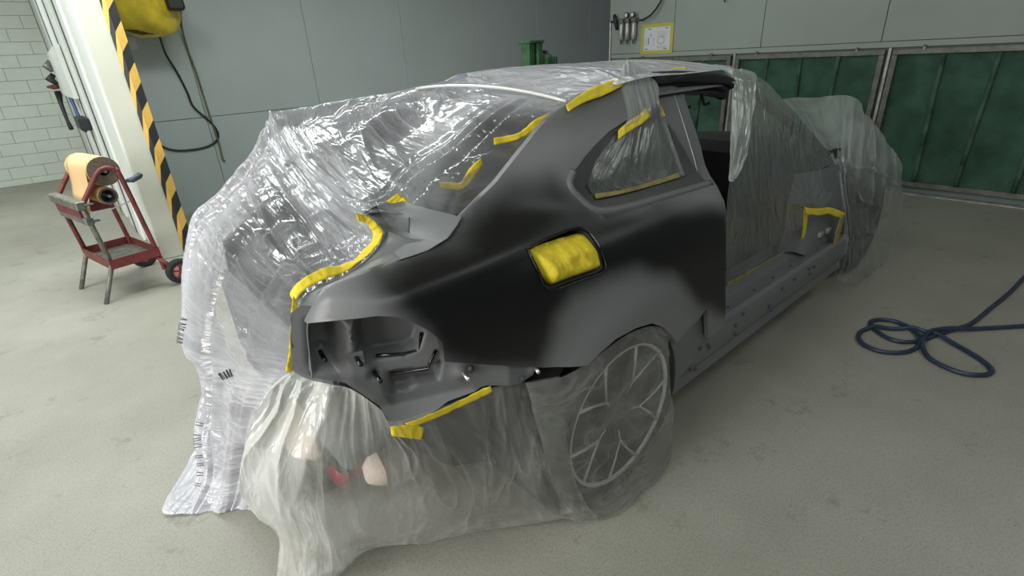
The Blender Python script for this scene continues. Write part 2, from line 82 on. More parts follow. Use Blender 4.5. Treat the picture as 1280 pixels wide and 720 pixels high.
class MB:
    def __init__(s): s.v = []; s.f = []
    def add(s, v, f):
        n = len(s.v); s.v += [tuple(map(float, p)) for p in v]; s.f += [[i+n for i in q] for q in f]; return s
    def box(s, lo, hi, M=None, bev=0.0):
        lo = np.array(lo, float); hi = np.array(hi, float)
        if bev > 0:
            b = min(bev, *( (hi-lo)/2.01 ))
            v = []; 
            bm = bmesh.new(); bmesh.ops.create_cube(bm, size=1)
            for q in bm.verts: q.co = Vector(((lo+hi)/2 + np.array(q.co)*(hi-lo)))
            bmesh.ops.bevel(bm, geom=bm.edges[:], offset=b, segments=1, affect='EDGES')
            bm.verts.index_update()
            v = [np.array(q.co) for q in bm.verts]; f = [[w.index for w in p.verts] for p in bm.faces]; bm.free()
        else:
            v = [np.array([(lo, hi)[i][0], (lo, hi)[j][1], (lo, hi)[k][2]]) for k in (0, 1) for j in (0, 1) for i in (0, 1)]
            f = [(0, 2, 3, 1), (4, 5, 7, 6), (0, 1, 5, 4), (1, 3, 7, 5), (3, 2, 6, 7), (2, 0, 4, 6)]
        if M is not None: v = [np.array(M @ Vector(p)) for p in v]
        return s.add(v, f)
    def tube(s, path, r, n=8, closed=False):
        P = [Vector(p) for p in path]; R = r if hasattr(r, '__len__') else [r]*len(P)
        rings = []; up = None
        for i, p in enumerate(P):
            if closed: t = P[(i+1) % len(P)] - P[i-1]
            else: t = P[min(i+1, len(P)-1)] - P[max(i-1, 0)]
            t = t.normalized()
            if up is None: up = Vector((0, 0, 1)) if abs(t.z) < .9 else Vector((1, 0, 0))
            a = t.cross(up).normalized(); up = a.cross(t).normalized()
            rings.append([p + (a*math.cos(2*PI*k/n) + up*math.sin(2*PI*k/n))*R[i] for k in range(n)])
        v = [q for g in rings for q in g]; f = []
        m = len(P)
        for i in range(m if closed else m-1):
            for k in range(n):
                a, b = i*n, ((i+1) % m)*n
                f.append((a+k, a+(k+1) % n, b+(k+1) % n, b+k))
        if not closed: f.append(list(range(n))[::-1]); f.append([(m-1)*n+k for k in range(n)])
        return s.add(v, f)
    def lathe(s, c, axis, prof, n=32, cap=False):
        axis = Vector(axis).normalized(); a = axis.orthogonal().normalized(); b = axis.cross(a)
        v = []; f = []
        for (h, r) in prof:
            for k in range(n): v.append(Vector(c) + axis*h + (a*math.cos(2*PI*k/n)+b*math.sin(2*PI*k/n))*r)
        for i in range(len(prof)-1):
            for k in range(n): f.append((i*n+k, i*n+(k+1) % n, (i+1)*n+(k+1) % n, (i+1)*n+k))
        if cap: f.append(list(range(n))[::-1]); f.append([(len(prof)-1)*n+k for k in range(n)])
        return s.add(v, f)
    def grid(s, G, thick=0.0):
        G = np.asarray(G, float); nu, nv = G.shape[:2]
        f = [(i*nv+j, i*nv+j+1, (i+1)*nv+j+1, (i+1)*nv+j) for i in range(nu-1) for j in range(nv-1)]
        s.add(G.reshape(-1, 3), f)
        s.uv = [(i/(nu-1), j/(nv-1)) for i in range(nu) for j in range(nv)]
        return s
    def prism(s, poly, d):
        """poly: 3D points; d: extrusion vector"""
        n = len(poly); P = [np.array(p, float) for p in poly]; d = np.array(d, float)
        v = P + [p + d for p in P]
        f = [list(range(n)), list(range(2*n-1, n-1, -1))] + [(i, i+n, (i+1) % n + n, (i+1) % n) for i in range(n)]
        return s.add(v, f)
    def build(s, name, mat, parent=None, smooth=False, base=None):
        o = mesh_obj(name, s.v, s.f, mat, parent, smooth, base)
        if getattr(s, 'uv', None) and len(s.uv) == len(s.v):
            l = o.data.uv_layers.new(name='sheet'); idx = np.empty(len(o.data.loops), np.int32); o.data.loops.foreach_get('vertex_index', idx)
            l.data.foreach_set('uv', np.array(s.uv, np.float32)[idx].ravel())
        return o
def smooth_by_angle(o, deg=35):
    me = o.data; me.polygons.foreach_set('use_smooth', [True]*len(me.polygons))
    bm = bmesh.new(); bm.from_mesh(me)
    for e in bm.edges:
        if len(e.link_faces) == 2 and e.calc_face_angle(0) > math.radians(deg): e.smooth = False
    bm.to_mesh(me); bm.free()
    return o
def subd(o, n=1):
    m = o.modifiers.new('subdivision', 'SUBSURF'); m.levels = n; m.render_levels = n; return o
def solid(o, t, off=-1):
    m = o.modifiers.new('thickness', 'SOLIDIFY'); m.thickness = t; m.offset = off; return o

# value noise
def _h(i, j, seed):
    n = (i*374761393 + j*668265263 + seed*1274126177) & 0xffffffff
    n = ((n ^ (n >> 13))*1274126177) & 0xffffffff
    return ((n ^ (n >> 16)) & 0xffff)/65535.0
def vn(u, v, seed=0):
    u = np.asarray(u, float); v = np.asarray(v, float)
    i = np.floor(u).astype(np.int64); j = np.floor(v).astype(np.int64); a = u-i; b = v-j
    a = a*a*(3-2*a); b = b*b*(3-2*b)
    return (_h(i, j, seed)*(1-a)+_h(i+1, j, seed)*a)*(1-b)+(_h(i, j+1, seed)*(1-a)+_h(i+1, j+1, seed)*a)*b
def ridge(u, v, seed=0): return 1-np.abs(2*vn(u, v, seed)-1)
def cr_interp(A, n):
    """Catmull-Rom along axis 0 to n samples"""
    A = np.asarray(A, float); m = A.shape[0]
    t = np.linspace(0, m-1, n); i = np.clip(np.floor(t).astype(int), 0, m-2); f = (t-i).reshape((-1,)+(1,)*(A.ndim-1))
    g = lambda k: A[np.clip(k, 0, m-1)]
    p0, p1, p2, p3 = g(i-1), g(i), g(i+1), g(i+2)
    return .5*((2*p1)+(-p0+p2)*f+(2*p0-5*p1+4*p2-p3)*f*f+(-p0+3*p1-3*p2+p3)*f**3)
def fine(G, nu, nv):
    G = cr_interp(np.asarray(G, float), nu)
    return cr_interp(G.transpose(1, 0, 2), nv).transpose(1, 0, 2)
def gnormals(G):
    a = np.gradient(G, axis=0); b = np.gradient(G, axis=1)
    n = np.cross(a, b); return n/(np.linalg.norm(n, axis=2, keepdims=True)+1e-9)

# ---------------------------------------------------------------- materials
def mat(name, color, rough=.5, metal=0.0, bump=None, var=None, spec=.5, coat=0, emit=None):
    m = bpy.data.materials.new(name); m.use_nodes = True
    nt = m.node_tree; b = nt.nodes['Principled BSDF']
    b.inputs['Base Color'].default_value = (*color, 1); b.inputs['Roughness'].default_value = rough
    b.inputs['Metallic'].default_value = metal; b.inputs['Specular IOR Level'].default_value = spec
    b.inputs['Coat Weight'].default_value = coat
    tc = nt.nodes.new('ShaderNodeTexCoord')
    if var:      # (scale, amount) colour mottling
        n = nt.nodes.new('ShaderNodeTexNoise'); n.inputs['Scale'].default_value = var[0]; n.inputs['Detail'].default_value = 6
        nt.links.new(tc.outputs['Object'], n.inputs['Vector'])
        r = nt.nodes.new('ShaderNodeValToRGB')
        lo = [max(0, c*(1-var[1])) for c in color]; hi = [min(1, c*(1+var[1])) for c in color]
        r.color_ramp.elements[0].position = .3; r.color_ramp.elements[1].position = .7
        r.color_ramp.elements[0].color = (*lo, 1); r.color_ramp.elements[1].color = (*hi, 1)
        nt.links.new(n.outputs['Fac'], r.inputs['Fac']); nt.links.new(r.outputs['Color'], b.inputs['Base Color'])
    if bump:     # (scale, strength, distance)
        n = nt.nodes.new('ShaderNodeTexNoise'); n.inputs['Scale'].default_value = bump[0]; n.inputs['Detail'].default_value = 4
        nt.links.new(tc.outputs['Object'], n.inputs['Vector'])
        p = nt.nodes.new('ShaderNodeBump'); p.inputs['Strength'].default_value = bump[1]; p.inputs['Distance'].default_value = bump[2]
        nt.links.new(n.outputs['Fac'], p.inputs['Height']); nt.links.new(p.outputs['Normal'], b.inputs['Normal'])
    return m
def film_mat(name, haze, tint=(.9, .92, .93), gloss=.15, rough=.16, st=(14, 3), bump=.35, crinkle=.5, cscale=9, shine=.42):
    """thin polythene: lets light through, scatters a little, shines on its creases.
    st stretches the folds along the sheet's own u and v"""
    m = bpy.data.materials.new(name); m.use_nodes = True; nt = m.node_tree; N = nt.nodes; L = nt.links
    N.remove(N['Principled BSDF']); out = N['Material Output']
    tc = N.new('ShaderNodeTexCoord'); uvn = N.new('ShaderNodeUVMap')
    def math_(op, a, b=None, c=None, clamp=False):
        n = N.new('ShaderNodeMath'); n.operation = op; n.use_clamp = clamp
        for k, q in enumerate((a, b, c)):
            if q is None: continue
            if isinstance(q, (int, float)): n.inputs[k].default_value = q
            else: L.new(q, n.inputs[k])
        return n.outputs[0]
    def noise(vec, sc, dist, det, stretch=None):
        n = N.new('ShaderNodeTexNoise'); n.inputs['Scale'].default_value = sc; n.inputs['Detail'].default_value = det
        n.inputs['Distortion'].default_value = dist
        if stretch:
            mp = N.new('ShaderNodeMapping'); mp.inputs['Scale'].default_value = (stretch[0], stretch[1], 1); L.new(vec, mp.inputs['Vector']); vec = mp.outputs[0]
        L.new(vec, n.inputs['Vector']); return n.outputs['Fac']
    def rdg(x): return math_('SUBTRACT', 1.0, math_('MULTIPLY', math_('ABSOLUTE', math_('SUBTRACT', x, .5)), 3.2), clamp=True)
    fold = math_('POWER', rdg(noise(uvn.outputs[0], 1.0, .6, 2, st)), 4.0)
    fold2 = math_('POWER', rdg(noise(uvn.outputs[0], 1.0, .9, 2, (st[0]*2.3, st[1]*3.1))), 4.0)
    crk = math_('POWER', rdg(noise(tc.outputs['Object'], cscale, 1.4, 2)), 3.0)
    big = noise(tc.outputs['Object'], 2.2, .5, 2)
    lay = N.new('ShaderNodeAttribute'); lay.attribute_name = 'layers'
    msk = math_('MULTIPLY_ADD', big, 3.0, -1.0, True)
    h = math_('ADD', math_('MULTIPLY_ADD', fold2, .4, fold), math_('MULTIPLY', math_('MULTIPLY', crk, msk), crinkle))
    bp = N.new('ShaderNodeBump'); bp.inputs['Strength'].default_value = bump; bp.inputs['Distance'].default_value = .02
    L.new(h, bp.inputs['Height'])
    tr = N.new('ShaderNodeBsdfTransparent')
    df = N.new('ShaderNodeBsdfDiffuse'); df.inputs[0].default_value = (*tint, 1); L.new(bp.outputs[0], df.inputs['Normal'])
    tl = N.new('ShaderNodeBsdfTranslucent'); tl.inputs[0].default_value = (*tint, 1); L.new(bp.outputs[0], tl.inputs['Normal'])
    dt = N.new('ShaderNodeMixShader'); dt.inputs[0].default_value = .4; L.new(df.outputs[0], dt.inputs[1]); L.new(tl.outputs[0], dt.inputs[2])
    gl = N.new('ShaderNodeBsdfGlossy'); gl.inputs['Roughness'].default_value = rough; L.new(bp.outputs[0], gl.inputs['Normal'])
    lw = N.new('ShaderNodeLayerWeight'); lw.inputs['Blend'].default_value = .4      # seen edge-on there is more film in the way
    hz = math_('MULTIPLY_ADD', lw.outputs['Facing'], haze*.9, haze*.75)
    hz = math_('MULTIPLY_ADD', fold, haze*.8, hz)
    hz = math_('MULTIPLY', hz, math_('MULTIPLY_ADD', big, 1.2, .4)); hz = math_('MULTIPLY', hz, lay.outputs['Fac'], None, True)
    m1 = N.new('ShaderNodeMixShader'); L.new(hz, m1.inputs[0]); L.new(tr.outputs[0], m1.inputs[1]); L.new(dt.outputs[0], m1.inputs[2])
    lf = N.new('ShaderNodeLayerWeight'); lf.inputs['Blend'].default_value = .28; L.new(bp.outputs[0], lf.inputs['Normal'])
    gm = math_('MULTIPLY_ADD', lf.outputs['Fresnel'], shine, gloss*.5, True)
    m2 = N.new('ShaderNodeMixShader'); L.new(gm, m2.inputs[0]); L.new(m1.outputs[0], m2.inputs[1]); L.new(gl.outputs[0], m2.inputs[2])
    L.new(m2.outputs[0], out.inputs['Surface'])
    return m
def floor_mat():
    m = mat('painted_concrete', (.42, .41, .365), .5); nt = m.node_tree; N = nt.nodes; L = nt.links; b = N['Principled BSDF']
    tc = N['Texture Coordinate']
    def nz(sc, det, rough=.6):
        n = N.new('ShaderNodeTexNoise'); n.inputs['Scale'].default_value = sc; n.inputs['Detail'].default_value = det; n.inputs['Roughness'].default_value = rough
        L.new(tc.outputs['Object'], n.inputs['Vector']); return n.outputs['Fac']
    def ramp(s, p0, c0, p1, c1):
        r = N.new('ShaderNodeValToRGB'); e = r.color_ramp.elements; e[0].position = p0; e[1].position = p1; e[0].color = (*c0, 1); e[1].color = (*c1, 1)
        L.new(s, r.inputs['Fac']); return r.outputs['Color']
    base = ramp(nz(.8, 9, .65), .3, (.285, .275, .235), .7, (.40, .39, .34))
    speck = ramp(nz(110, 4, .7), .34, (.74, .74, .72), .52, (1, 1, 1))
    fine_ = ramp(nz(160, 2), .3, (.82, .82, .82), .65, (1.05, 1.05, 1.05))
    worn = ramp(nz(4.5, 10, .74), .34, (.62, .60, .56), .42, (1, 1, 1))
    def mul(a, c, f=1):
        x = N.new('ShaderNodeMixRGB'); x.blend_type = 'MULTIPLY'; x.inputs[0].default_value = f; L.new(a, x.inputs[1]); L.new(c, x.inputs[2]); return x.outputs[0]
    c = mul(mul(mul(base, speck, .8), fine_, .7), worn, .7)
    L.new(c, b.inputs['Base Color'])
    rr = N.new('ShaderNodeMapRange'); L.new(nz(3, 6), rr.inputs[0]); rr.inputs[3].default_value = .38; rr.inputs[4].default_value = .62
    L.new(rr.outputs[0], b.inputs['Roughness'])
    bp = N.new('ShaderNodeBump'); bp.inputs['Strength'].default_value = .25; bp.inputs['Distance'].default_value = .004
    L.new(nz(70, 6, .7), bp.inputs['Height']); L.new(bp.outputs[0], b.inputs['Normal'])
    return m
M = {}
M['floor'] = floor_mat()
M['ceiling'] = mat('ceiling_paint', (.6, .62, .6), .9)
M['blue_wall'] = mat('blue_grey_panel', (.47, .525, .53), .55, bump=(60, .12, .004), var=(1.2, .05))
M['green_wall'] = mat('pale_green_panel', (.315, .36, .333), .6, bump=(90, .2, .004), var=(2, .04))
M['joint'] = mat('panel_joint', (.20, .23, .23), .8)
M['block'] = mat('painted_block', (.60, .65, .585), .75, bump=(40, .35, .006), var=(3, .05))
M['mortar'] = mat('painted_mortar', (.56, .61, .55), .85)
M['white'] = mat('white_paint', (.74, .77, .74), .5, bump=(25, .05, .003))
M['beige'] = mat('cream_paint', (.60, .60, .52), .55, bump=(25, .06, .003), var=(2.5, .06))
M['groove'] = mat('dark_gap', (.06, .075, .085), .7)
M['hz_y'] = mat('hazard_yellow', (.74, .45, .10), .5, var=(9, .10))
M['hz_k'] = mat('hazard_black', (.025, .026, .027), .5)
M['frame'] = mat('filter_frame_metal', (.15, .155, .132), .5, .3, var=(14, .35))
M['filter'] = mat('green_filter_fleece', (.058, .118, .086), .95, bump=(70, .8, .02), var=(3.5, .35), spec=.1)
M['rib'] = mat('filter_rib', (.060, .105, .080), .9, 0, var=(5, .7), spec=.1)
M['galv'] = mat('galvanised_metal', (.45, .45, .42), .4, .6, var=(12, .3))
M['paint'] = mat('satin_black_basecoat', (.012, .0125, .013), .40, bump=(900, .06, .0005), spec=.55)
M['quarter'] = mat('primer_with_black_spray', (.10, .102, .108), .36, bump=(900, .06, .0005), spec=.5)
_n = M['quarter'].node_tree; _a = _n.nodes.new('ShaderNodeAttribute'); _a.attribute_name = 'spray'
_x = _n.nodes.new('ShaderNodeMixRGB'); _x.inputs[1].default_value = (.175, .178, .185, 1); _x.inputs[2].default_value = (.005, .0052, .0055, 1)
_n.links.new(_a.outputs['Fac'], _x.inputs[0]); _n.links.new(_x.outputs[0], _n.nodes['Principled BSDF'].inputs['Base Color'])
M['primer'] = mat('grey_black_basecoat', (.15, .155, .163), .42, bump=(900, .06, .0005), spec=.5)
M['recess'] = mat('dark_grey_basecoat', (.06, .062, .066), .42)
M['gloss_black'] = mat('gloss_black', (.008, .008, .009), .12, spec=.6)
M['dark'] = mat('dark_interior', (.012, .012, .013), .8)
M['tub'] = mat('grey_bare_panel', (.07, .07, .078), .5, var=(3, .4))
M['glass'] = mat('dark_window_glass', (.01, .012, .013), .22)
M['screen'] = film_mat('clear_windscreen', .03, (.5, .55, .55), .06, .05, (1, 1), .0, .0)
M['rubber'] = mat('tyre_rubber', (.02, .02, .02), .75, bump=(30, .3, .004))
M['wheel'] = mat('dark_alloy', (.030, .030, .031), .4, .3)
M['machined'] = mat('machined_alloy_edge', (.80, .80, .78), .35, .2)
M['tape'] = mat('yellow_masking_tape', (.86, .66, .035), .6, bump=(55, .5, .006), var=(25, .08))
M['tape_old'] = mat('overspray_dulled_tape', (.30, .25, .09), .65, bump=(40, .5, .006), var=(18, .3))
M['steel'] = mat('bright_steel', (.7, .7, .7), .3, .9)
M['foam'] = mat('pale_bumper_foam', (.85, .70, .60), .7, var=(6, .12))
M['red_lens'] = mat('red_lens', (.28, .02, .03), .3)
M['film'] = film_mat('clear_polythene', .32, (.87, .87, .95), .18, .13, (38, 2.6), .34, .18, 7)
M['film_thin'] = film_mat('thin_clear_polythene', .15, (.62, .66, .65), .02, .32, (2, 7), .14, .2, 6, .22)
M['film_milky'] = film_mat('milky_polythene', .34, (.86, .86, .83), .13, .17, (12, 1.8), .22, .35, 5)
M['film_wheel'] = film_mat('grey_polythene', .26, (.62, .62, .59), .08, .2, (3, 6), .30, .3, 6)
M['film_dark'] = film_mat('oversprayed_polythene', .16, (.40, .42, .41), .05, .25, (2, 9), .25, .2)
M['film_flap'] = film_mat('folded_polythene', .55, (.66, .71, .68), .10, .3, (2, 6), .25, .3)
M['red'] = mat('worn_red_enamel', (.17, .034, .034), .45, var=(14, .4), bump=(60, .15, .003))
M['grime'] = mat('grimy_steel', (.21, .21, .185), .5, .5, var=(20, .4))
M['kraft'] = mat('kraft_paper', (.70, .47, .24), .8, var=(4, .06))
M['card'] = mat('roll_end_paper', (.16, .13, .10), .9, var=(60, .3))
M['handle'] = mat('blue_grey_plastic', (.04, .065, .085), .5)
M['hub'] = mat('pink_red_hub', (.55, .30, .30), .5, var=(10, .3))
M['yellow_shell'] = mat('yellow_moulded_shell', (.72, .53, .04), .38, var=(8, .22), bump=(30, .1, .003))
M['scuff'] = mat('scuff_mark', (.12, .09, .02), .7)
M['cable'] = mat('black_cable', (.02, .022, .024), .5)
M['cable_y'] = mat('olive_cable', (.16, .15, .09), .55, var=(7, .4))
M['hose'] = mat('dark_blue_hose', (.022, .036, .070), .42, var=(20, .3))
M['mach_green'] = mat('machine_green', (.045, .12, .055), .45, var=(9, .4))
M['paper'] = mat('printed_sheet', (.68, .70, .74), .7)
M['ink'] = mat('grey_ink', (.24, .25, .28), .8)
M['ink_light'] = mat('pale_grey_ink', (.42, .43, .47), .8)
M['sheet_tape'] = mat('dull_yellow_tape', (.50, .48, .09), .7)
M['blue_tool'] = mat('blue_tool', (.05, .08, .26), .5)
M['print'] = mat('black_film_print', (.03, .03, .03), .6)

# ---------------------------------------------------------------- setting
def structure(o): o['kind'] = 'structure'; return o
mb = MB(); mb.box((-8, -6, -.1), (10.2, 11.7, 0)); structure(mb.build('floor', M['floor'], base=(0, 0, 0)))
mb = MB(); mb.box((-8, -6, 3.3), (10.2, 11.7, 3.4)); structure(mb.build('ceiling', M['ceiling']))
# wall behind the car: blue-grey panels with recessed joints
wb = MB().box((.66, 6.962, 0), (10.2, 7.15, 3.3)).build('wall_back', M['joint']); structure(wb)
xs = [.66, 1.43, 2.78, 4.13, 5.40, 6.72, 8.05, 9.3, 10.2]; zs = [.012, 1.030, 3.3]
for a, b in zip(xs[:-1], xs[1:]):
    for c, d in zip(zs[:-1], zs[1:]):
        MB().box((a+.003, 6.945, c+.003), (b-.003, 6.965, d-.003), bev=.003).build('panel', M['blue_wall'], wb)
bs = MB().box((.66, 6.925, 0), (6.3, 6.945, .05)).build('baseboard_back', M['blue_wall']); structure(bs)
# extraction wall on the right
wr = MB().box((6.46, -4.0, 0), (7.6, 5.16, 3.3)).build('wall_right', M['joint']); structure(wr)
ys = [-4.0, -2.9, -1.73, -.56, .60, 1.784, 2.975, 4.121, 5.16]
for a, b in zip(ys[:-1], ys[1:]):
    MB().box((6.43, a+.003, 1.433), (6.47, b-.003, 3.3), bev=.003).build('panel', M['green_wall'], wr)
MB().box((6.425, -4.0, 1.375), (6.47, 5.16, 1.428), bev=.003).build('rail', M['green_wall'], wr)
for y in (4.83, 3.27, 1.69, .08, -1.5):
    MB().box((6.425, y-.014, .0), (6.47, y+.014, 1.375), bev=.003).build('post', M['galv'], wr)
bb = MB().box((6.36, -4, 0), (6.47, 4.83, .016), bev=.004).build('baseboard_right', M['galv']); structure(bb)
# painted block wall at far left
wl = MB().box((-3.2, 11.39, 0), (.42, 11.6, 3.3)).build('wall_left', M['mortar']); structure(wl)
rng = random.Random(3)
def block(a, b, c, d): return MB().box((a+.002, 11.37+rng.uniform(-.003, .003), c+.0022), (b-.002, 11.40, d-.0022), bev=.004)
zc = 0
for k in range(19):
    h = .10 if k == 0 else .178
    x = -3.2 + (0 if k % 2 else -.215)
    while x < .42:
        a, b = max(x, -3.2), min(x+.43, .42)
        if b-a > .04: block(a, b, zc, zc+h).build('block', M['block'], wl)
        x += .43
    zc += h
# pier at the end of the partition, white side and cream end
pr = MB().box((.425, 5.30, 0), (.68, 11.38, 3.3), bev=.02).build('wall_pier', M['white']); structure(pr)
MB().box((.435, 5.285, .0), (.68, 5.31, 3.3), bev=.008).build('end_board', M['beige'], pr)
for y, w in ((9.1, .5), (7.8, .45), (6.55, .45)):
    MB().box((.40, y-w, 0.0), (.43, y+w, 3.3), bev=.01).build('pilaster_strip', M['white'], pr)
    MB().box((.394, y-.05, 0.0), (.44, y+.05, 3.3)).build('groove', M['groove'], pr)
# hazard corner guard: an angle bent from two flanges, banded black and yellow
g0 = Vector((.605, 5.275, 0))
cg = empty('corner_guard', (.63, 5.275, 0), 'black and yellow hazard striped corner guard on the cream pier edge', 'corner guard')
ob_ = []
k = 0; z = -.07; period = .145; sl = .06
while z < 3.1:
    m = M['hz_y'] if k % 2 == 0 else M['hz_k']
    a, b_, c = .602, .636, .695
    def bandz(zz): return (zz-.15, zz+.0, zz+.075)
    l0, l1, l2 = bandz(z); u0, u1, u2 = bandz(z+period)
    l0, l1, l2, u0, u1, u2 = [max(.003, q) for q in (l0, l1, l2, u0, u1, u2)]
    b = MB()
    b.prism([(a, 5.276, l0), (b_, 5.262, l1), (b_, 5.262, u1), (a, 5.276, u0)], (0, .008, 0))
    b.prism([(b_, 5.264, l1), (c, 5.272, l2), (c, 5.272, u2), (b_, 5.264, u1)], (0, .010, 0))
    b.prism([(c, 5.272, l2), (c, 5.36, max(.003, l2-.09)), (c, 5.36, max(.004, u2-.09)), (c, 5.272, u2)], (-.008, 0, 0))
    b.build('hazard_band', m, cg); z += period; k += 1

# ---------------------------------------------------------------- wall-mounted things
def filter_panel(y0, y1, ribs, label):
    z0, z1 = .075, 1.36; x = 6.415
    t = empty('exhaust_filter', (x, (y0+y1)/2, z0), label, 'filter panel', 'exhaust filter panels along the right wall')
    w = .05
    b = MB()
    b.box((x-.02, y0, z1-w), (x+.03, y1, z1), bev=.004); b.box((x-.02, y0, z0), (x+.03, y1, z0+w), bev=.004)
    b.box((x-.02, y0, z0+w), (x+.03, y0+w, z1-w), bev=.004); b.box((x-.02, y1-w, z0+w), (x+.03, y1, z1-w), bev=.004)
    b.build('frame', M['frame'], t)
    n, m_ = 60, 26
    G = np.zeros((n, m_, 3)); yy = np.linspace(y0+w, y1-w, n); zz = np.linspace(z0+w, z1-w, m_)
    for i in range(n):
        for j in range(m_):
            d = min([abs(yy[i]-r) for r in ribs]+[.2])
            G[i, j] = (x+.012+.020*math.exp(-(d/.05)**2)*-1+.01*vn(yy[i]*6, zz[j]*6, 4), yy[i], zz[j])
    MB().grid(G).build('filter_mat', M['filter'], t, True)
    for r in ribs:
        pts = [(x-.012+.006*math.sin(7*q+r*5), r+.012*math.sin(3*q+r*9), z0+w+(z1-z0-2*w)*q) for q in np.linspace(0, 1, 9)]
        MB().tube(pts, .020, 8).build('rib', M['rib'], t, True)
    for y in (y0+.25, y1-.25):
        b = MB(); b.box((x-.03, y-.012, z1-.02), (x-.015, y+.012, z1+.03), bev=.003); b.tube([(x-.03, y, z1+.02), (x-.05, y, z1+.028)], .007, 6)
        b.build('clip', M['grime'], t)
filter_panel(3.30, 4.80, [3.67, 4.05, 4.43], 'green exhaust filter panel nearest the corner, mostly hidden behind the car roof')
filter_panel(1.72, 3.24, [2.126, 2.496, 2.866], 'middle green exhaust filter panel above the covered car bonnet')
filter_panel(.11, 1.66, [.48, .87, 1.235], 'large green exhaust filter panel at the right edge, its lower frame fully visible')

# air treatment unit with three bowls
au = empty('air_regulator', (6.42, 4.8, 1.6), 'wall air regulator with three silver bowls and gauges beside the yellow framed sheet', 'air regulator')
for i, y in enumerate((4.90, 4.80, 4.695)):
    MB().lathe((6.36, y, 1.60), (0, 0, 1), [(0, .0), (0, .022), (.02, .034), (.2, .034), (.215, .028), (.215, 0)], 14).build('bowl', M['galv'], au, True)
    MB().box((6.33, y-.036, 1.815), (6.424, y+.036, 1.87), bev=.008).build('head', M['grime'], au)
    MB().lathe((6.36, y, 1.555), (0, 0, 1), [(0, 0), (0, .012), (.045, .012), (.045, 0)], 8).build('drain', M['cable'], au)
for y in (4.80, 4.70):
    g = MB().lathe((6.345, y, 1.905), (-1, 0, 0), [(0, 0), (0, .034), (.03, .034), (.03, .026)], 16).build('gauge', M['cable'], au, True)
    MB().lathe((6.345, y, 1.905), (-1, 0, 0), [(.026, .027), (.026, 0)], 16).build('dial', M['paper'], g)
MB().tube([(6.38, 5.10, 1.845), (6.37, 5.02, 1.845), (6.36, 4.96, 1.84)], .014, 8).build('inlet_pipe', M['cable'], au)
b = MB(); b.tube([(6.35, 5.02, 1.93), (6.35, 5.00, 1.86), (6.35, 4.965, 1.74)], [.02, .032, .022], 8); b.build('shutoff_valve', M['cable'], au, True)
MB().tube([(6.41, 5.13, 1.845), (6.41, 5.13, 1.0)], .012, 8).build('drop_pipe', M['galv'], au)
tag(MB().tube(cr_interp([(6.38, 4.62, 1.83), (6.36, 4.55, 1.835), (6.34, 4.42, 1.88), (6.35, 4.32, 1.98), (6.36, 4.27, 2.1), (6.37, 4.24, 2.4), (6.38, 4.22, 3.29)], 40), .012, 8).build('air_hose', M['cable'], None, True), 'black air hose curving up the wall from the air regulator', 'hose')
# taped sheet
ps_ = empty('notice_sheet', (6.425, 4.36, 1.42), 'white printed sheet framed with yellow tape on the pale green wall', 'notice')
MB().box((6.422, 4.165, 1.455), (6.427, 4.565, 1.735)).build('paper', M['paper'], ps_)
for lo, hi in (((6.417, 4.115, 1.735), (6.422, 4.61, 1.775)), ((6.417, 4.115, 1.415), (6.422, 4.61, 1.455)), ((6.4165, 4.115, 1.44), (6.4215, 4.16, 1.75)), ((6.4165, 4.565, 1.44), (6.4215, 4.61, 1.75))):
    MB().box(lo, hi).build('tape_border', M['sheet_tape'], ps_)
pb = MB(); pl = MB()
def pr_(B, y, z, w, h): B.box((6.420, y-w/2, z-h/2), (6.4225, y+w/2, z+h/2))
for y, z, w, h in ((4.48, 1.715, .05, .012), (4.22, 1.715, .05, .012), (4.52, 1.475, .05, .012), (4.23, 1.475, .05, .012), (4.49, 1.57, .014, .085), (4.46, 1.64, .02, .02)): pr_(pb, y, z, w, h)
for q in range(5): pr_(pl, 4.29, 1.675-.014*q, .15, .004)
for a in range(20):
    t = 2*PI*a/20; pr_(pl, 4.30+.05*math.cos(t), 1.575+.045*math.sin(t), .013, .013)
for y in (4.545, 4.52, 4.41): pr_(pl, y, 1.565, .006, .10)
for q in range(7): pr_(pl, 4.52-.05*q, 1.465, .03, .006)
for q in range(3): pr_(pl, 4.29, 1.51-.012*q, .14, .004)
pb.build('print', M['ink'], ps_)['kind'] = 'stuff'; pl.build('line_drawing', M['ink_light'], ps_)['kind'] = 'stuff'
b = MB(); b.tube([(6.43, 3.47, 2.02), (6.38, 3.45, 2.00), (6.375, 3.44, 1.93)], .008, 6); tag(b.build('wall_hook', M['cable']), 'small dark hook on the pale green wall at top', 'hook')

# green machine behind the car
gm = empty('lift_column', (4.2, 4.25, 0), 'green metal machine column standing behind the covered car roof', 'machine')
def gpoint(): pass
MB().box((3.93, 4.18, 0), (4.01, 4.30, 1.60), bev=.006).build('post', M['mach_green'], gm)
MB().box((4.035, 4.16, 0), (4.11, 4.32, 1.60), bev=.006).build('post', M['mach_green'], gm)
MB().box((3.915, 4.15, 1.595), (4.125, 4.33, 1.625), bev=.006).build('cap', M['mach_green'], gm)
MB().box((3.94, 4.25, 0.05), (4.10, 4.30, 1.58)).build('web', M['groove'], gm)
b = MB(); b.lathe((4.215, 4.24, .9), (0, 0, 1), [(0, .0), (0, .1), (.50, .1), (.565, .085), (.60, .04), (.60, 0)], 18); b.build('motor_housing', M['mach_green'], gm, True)
for q in range(5):
    MB().box((4.14+.033*q, 4.12, .92), (4.148+.033*q, 4.14, 1.46)).build('cooling_fin', M['mach_green'], gm)
MB().box((4.18, 4.20, 1.49), (4.22, 4.26, 1.525), bev=.004).build('junction_box', M['groove'], gm)
MB().box((3.85, 4.08, 0), (4.35, 4.40, .05), bev=.006).build('base_plate', M['mach_green'], gm)

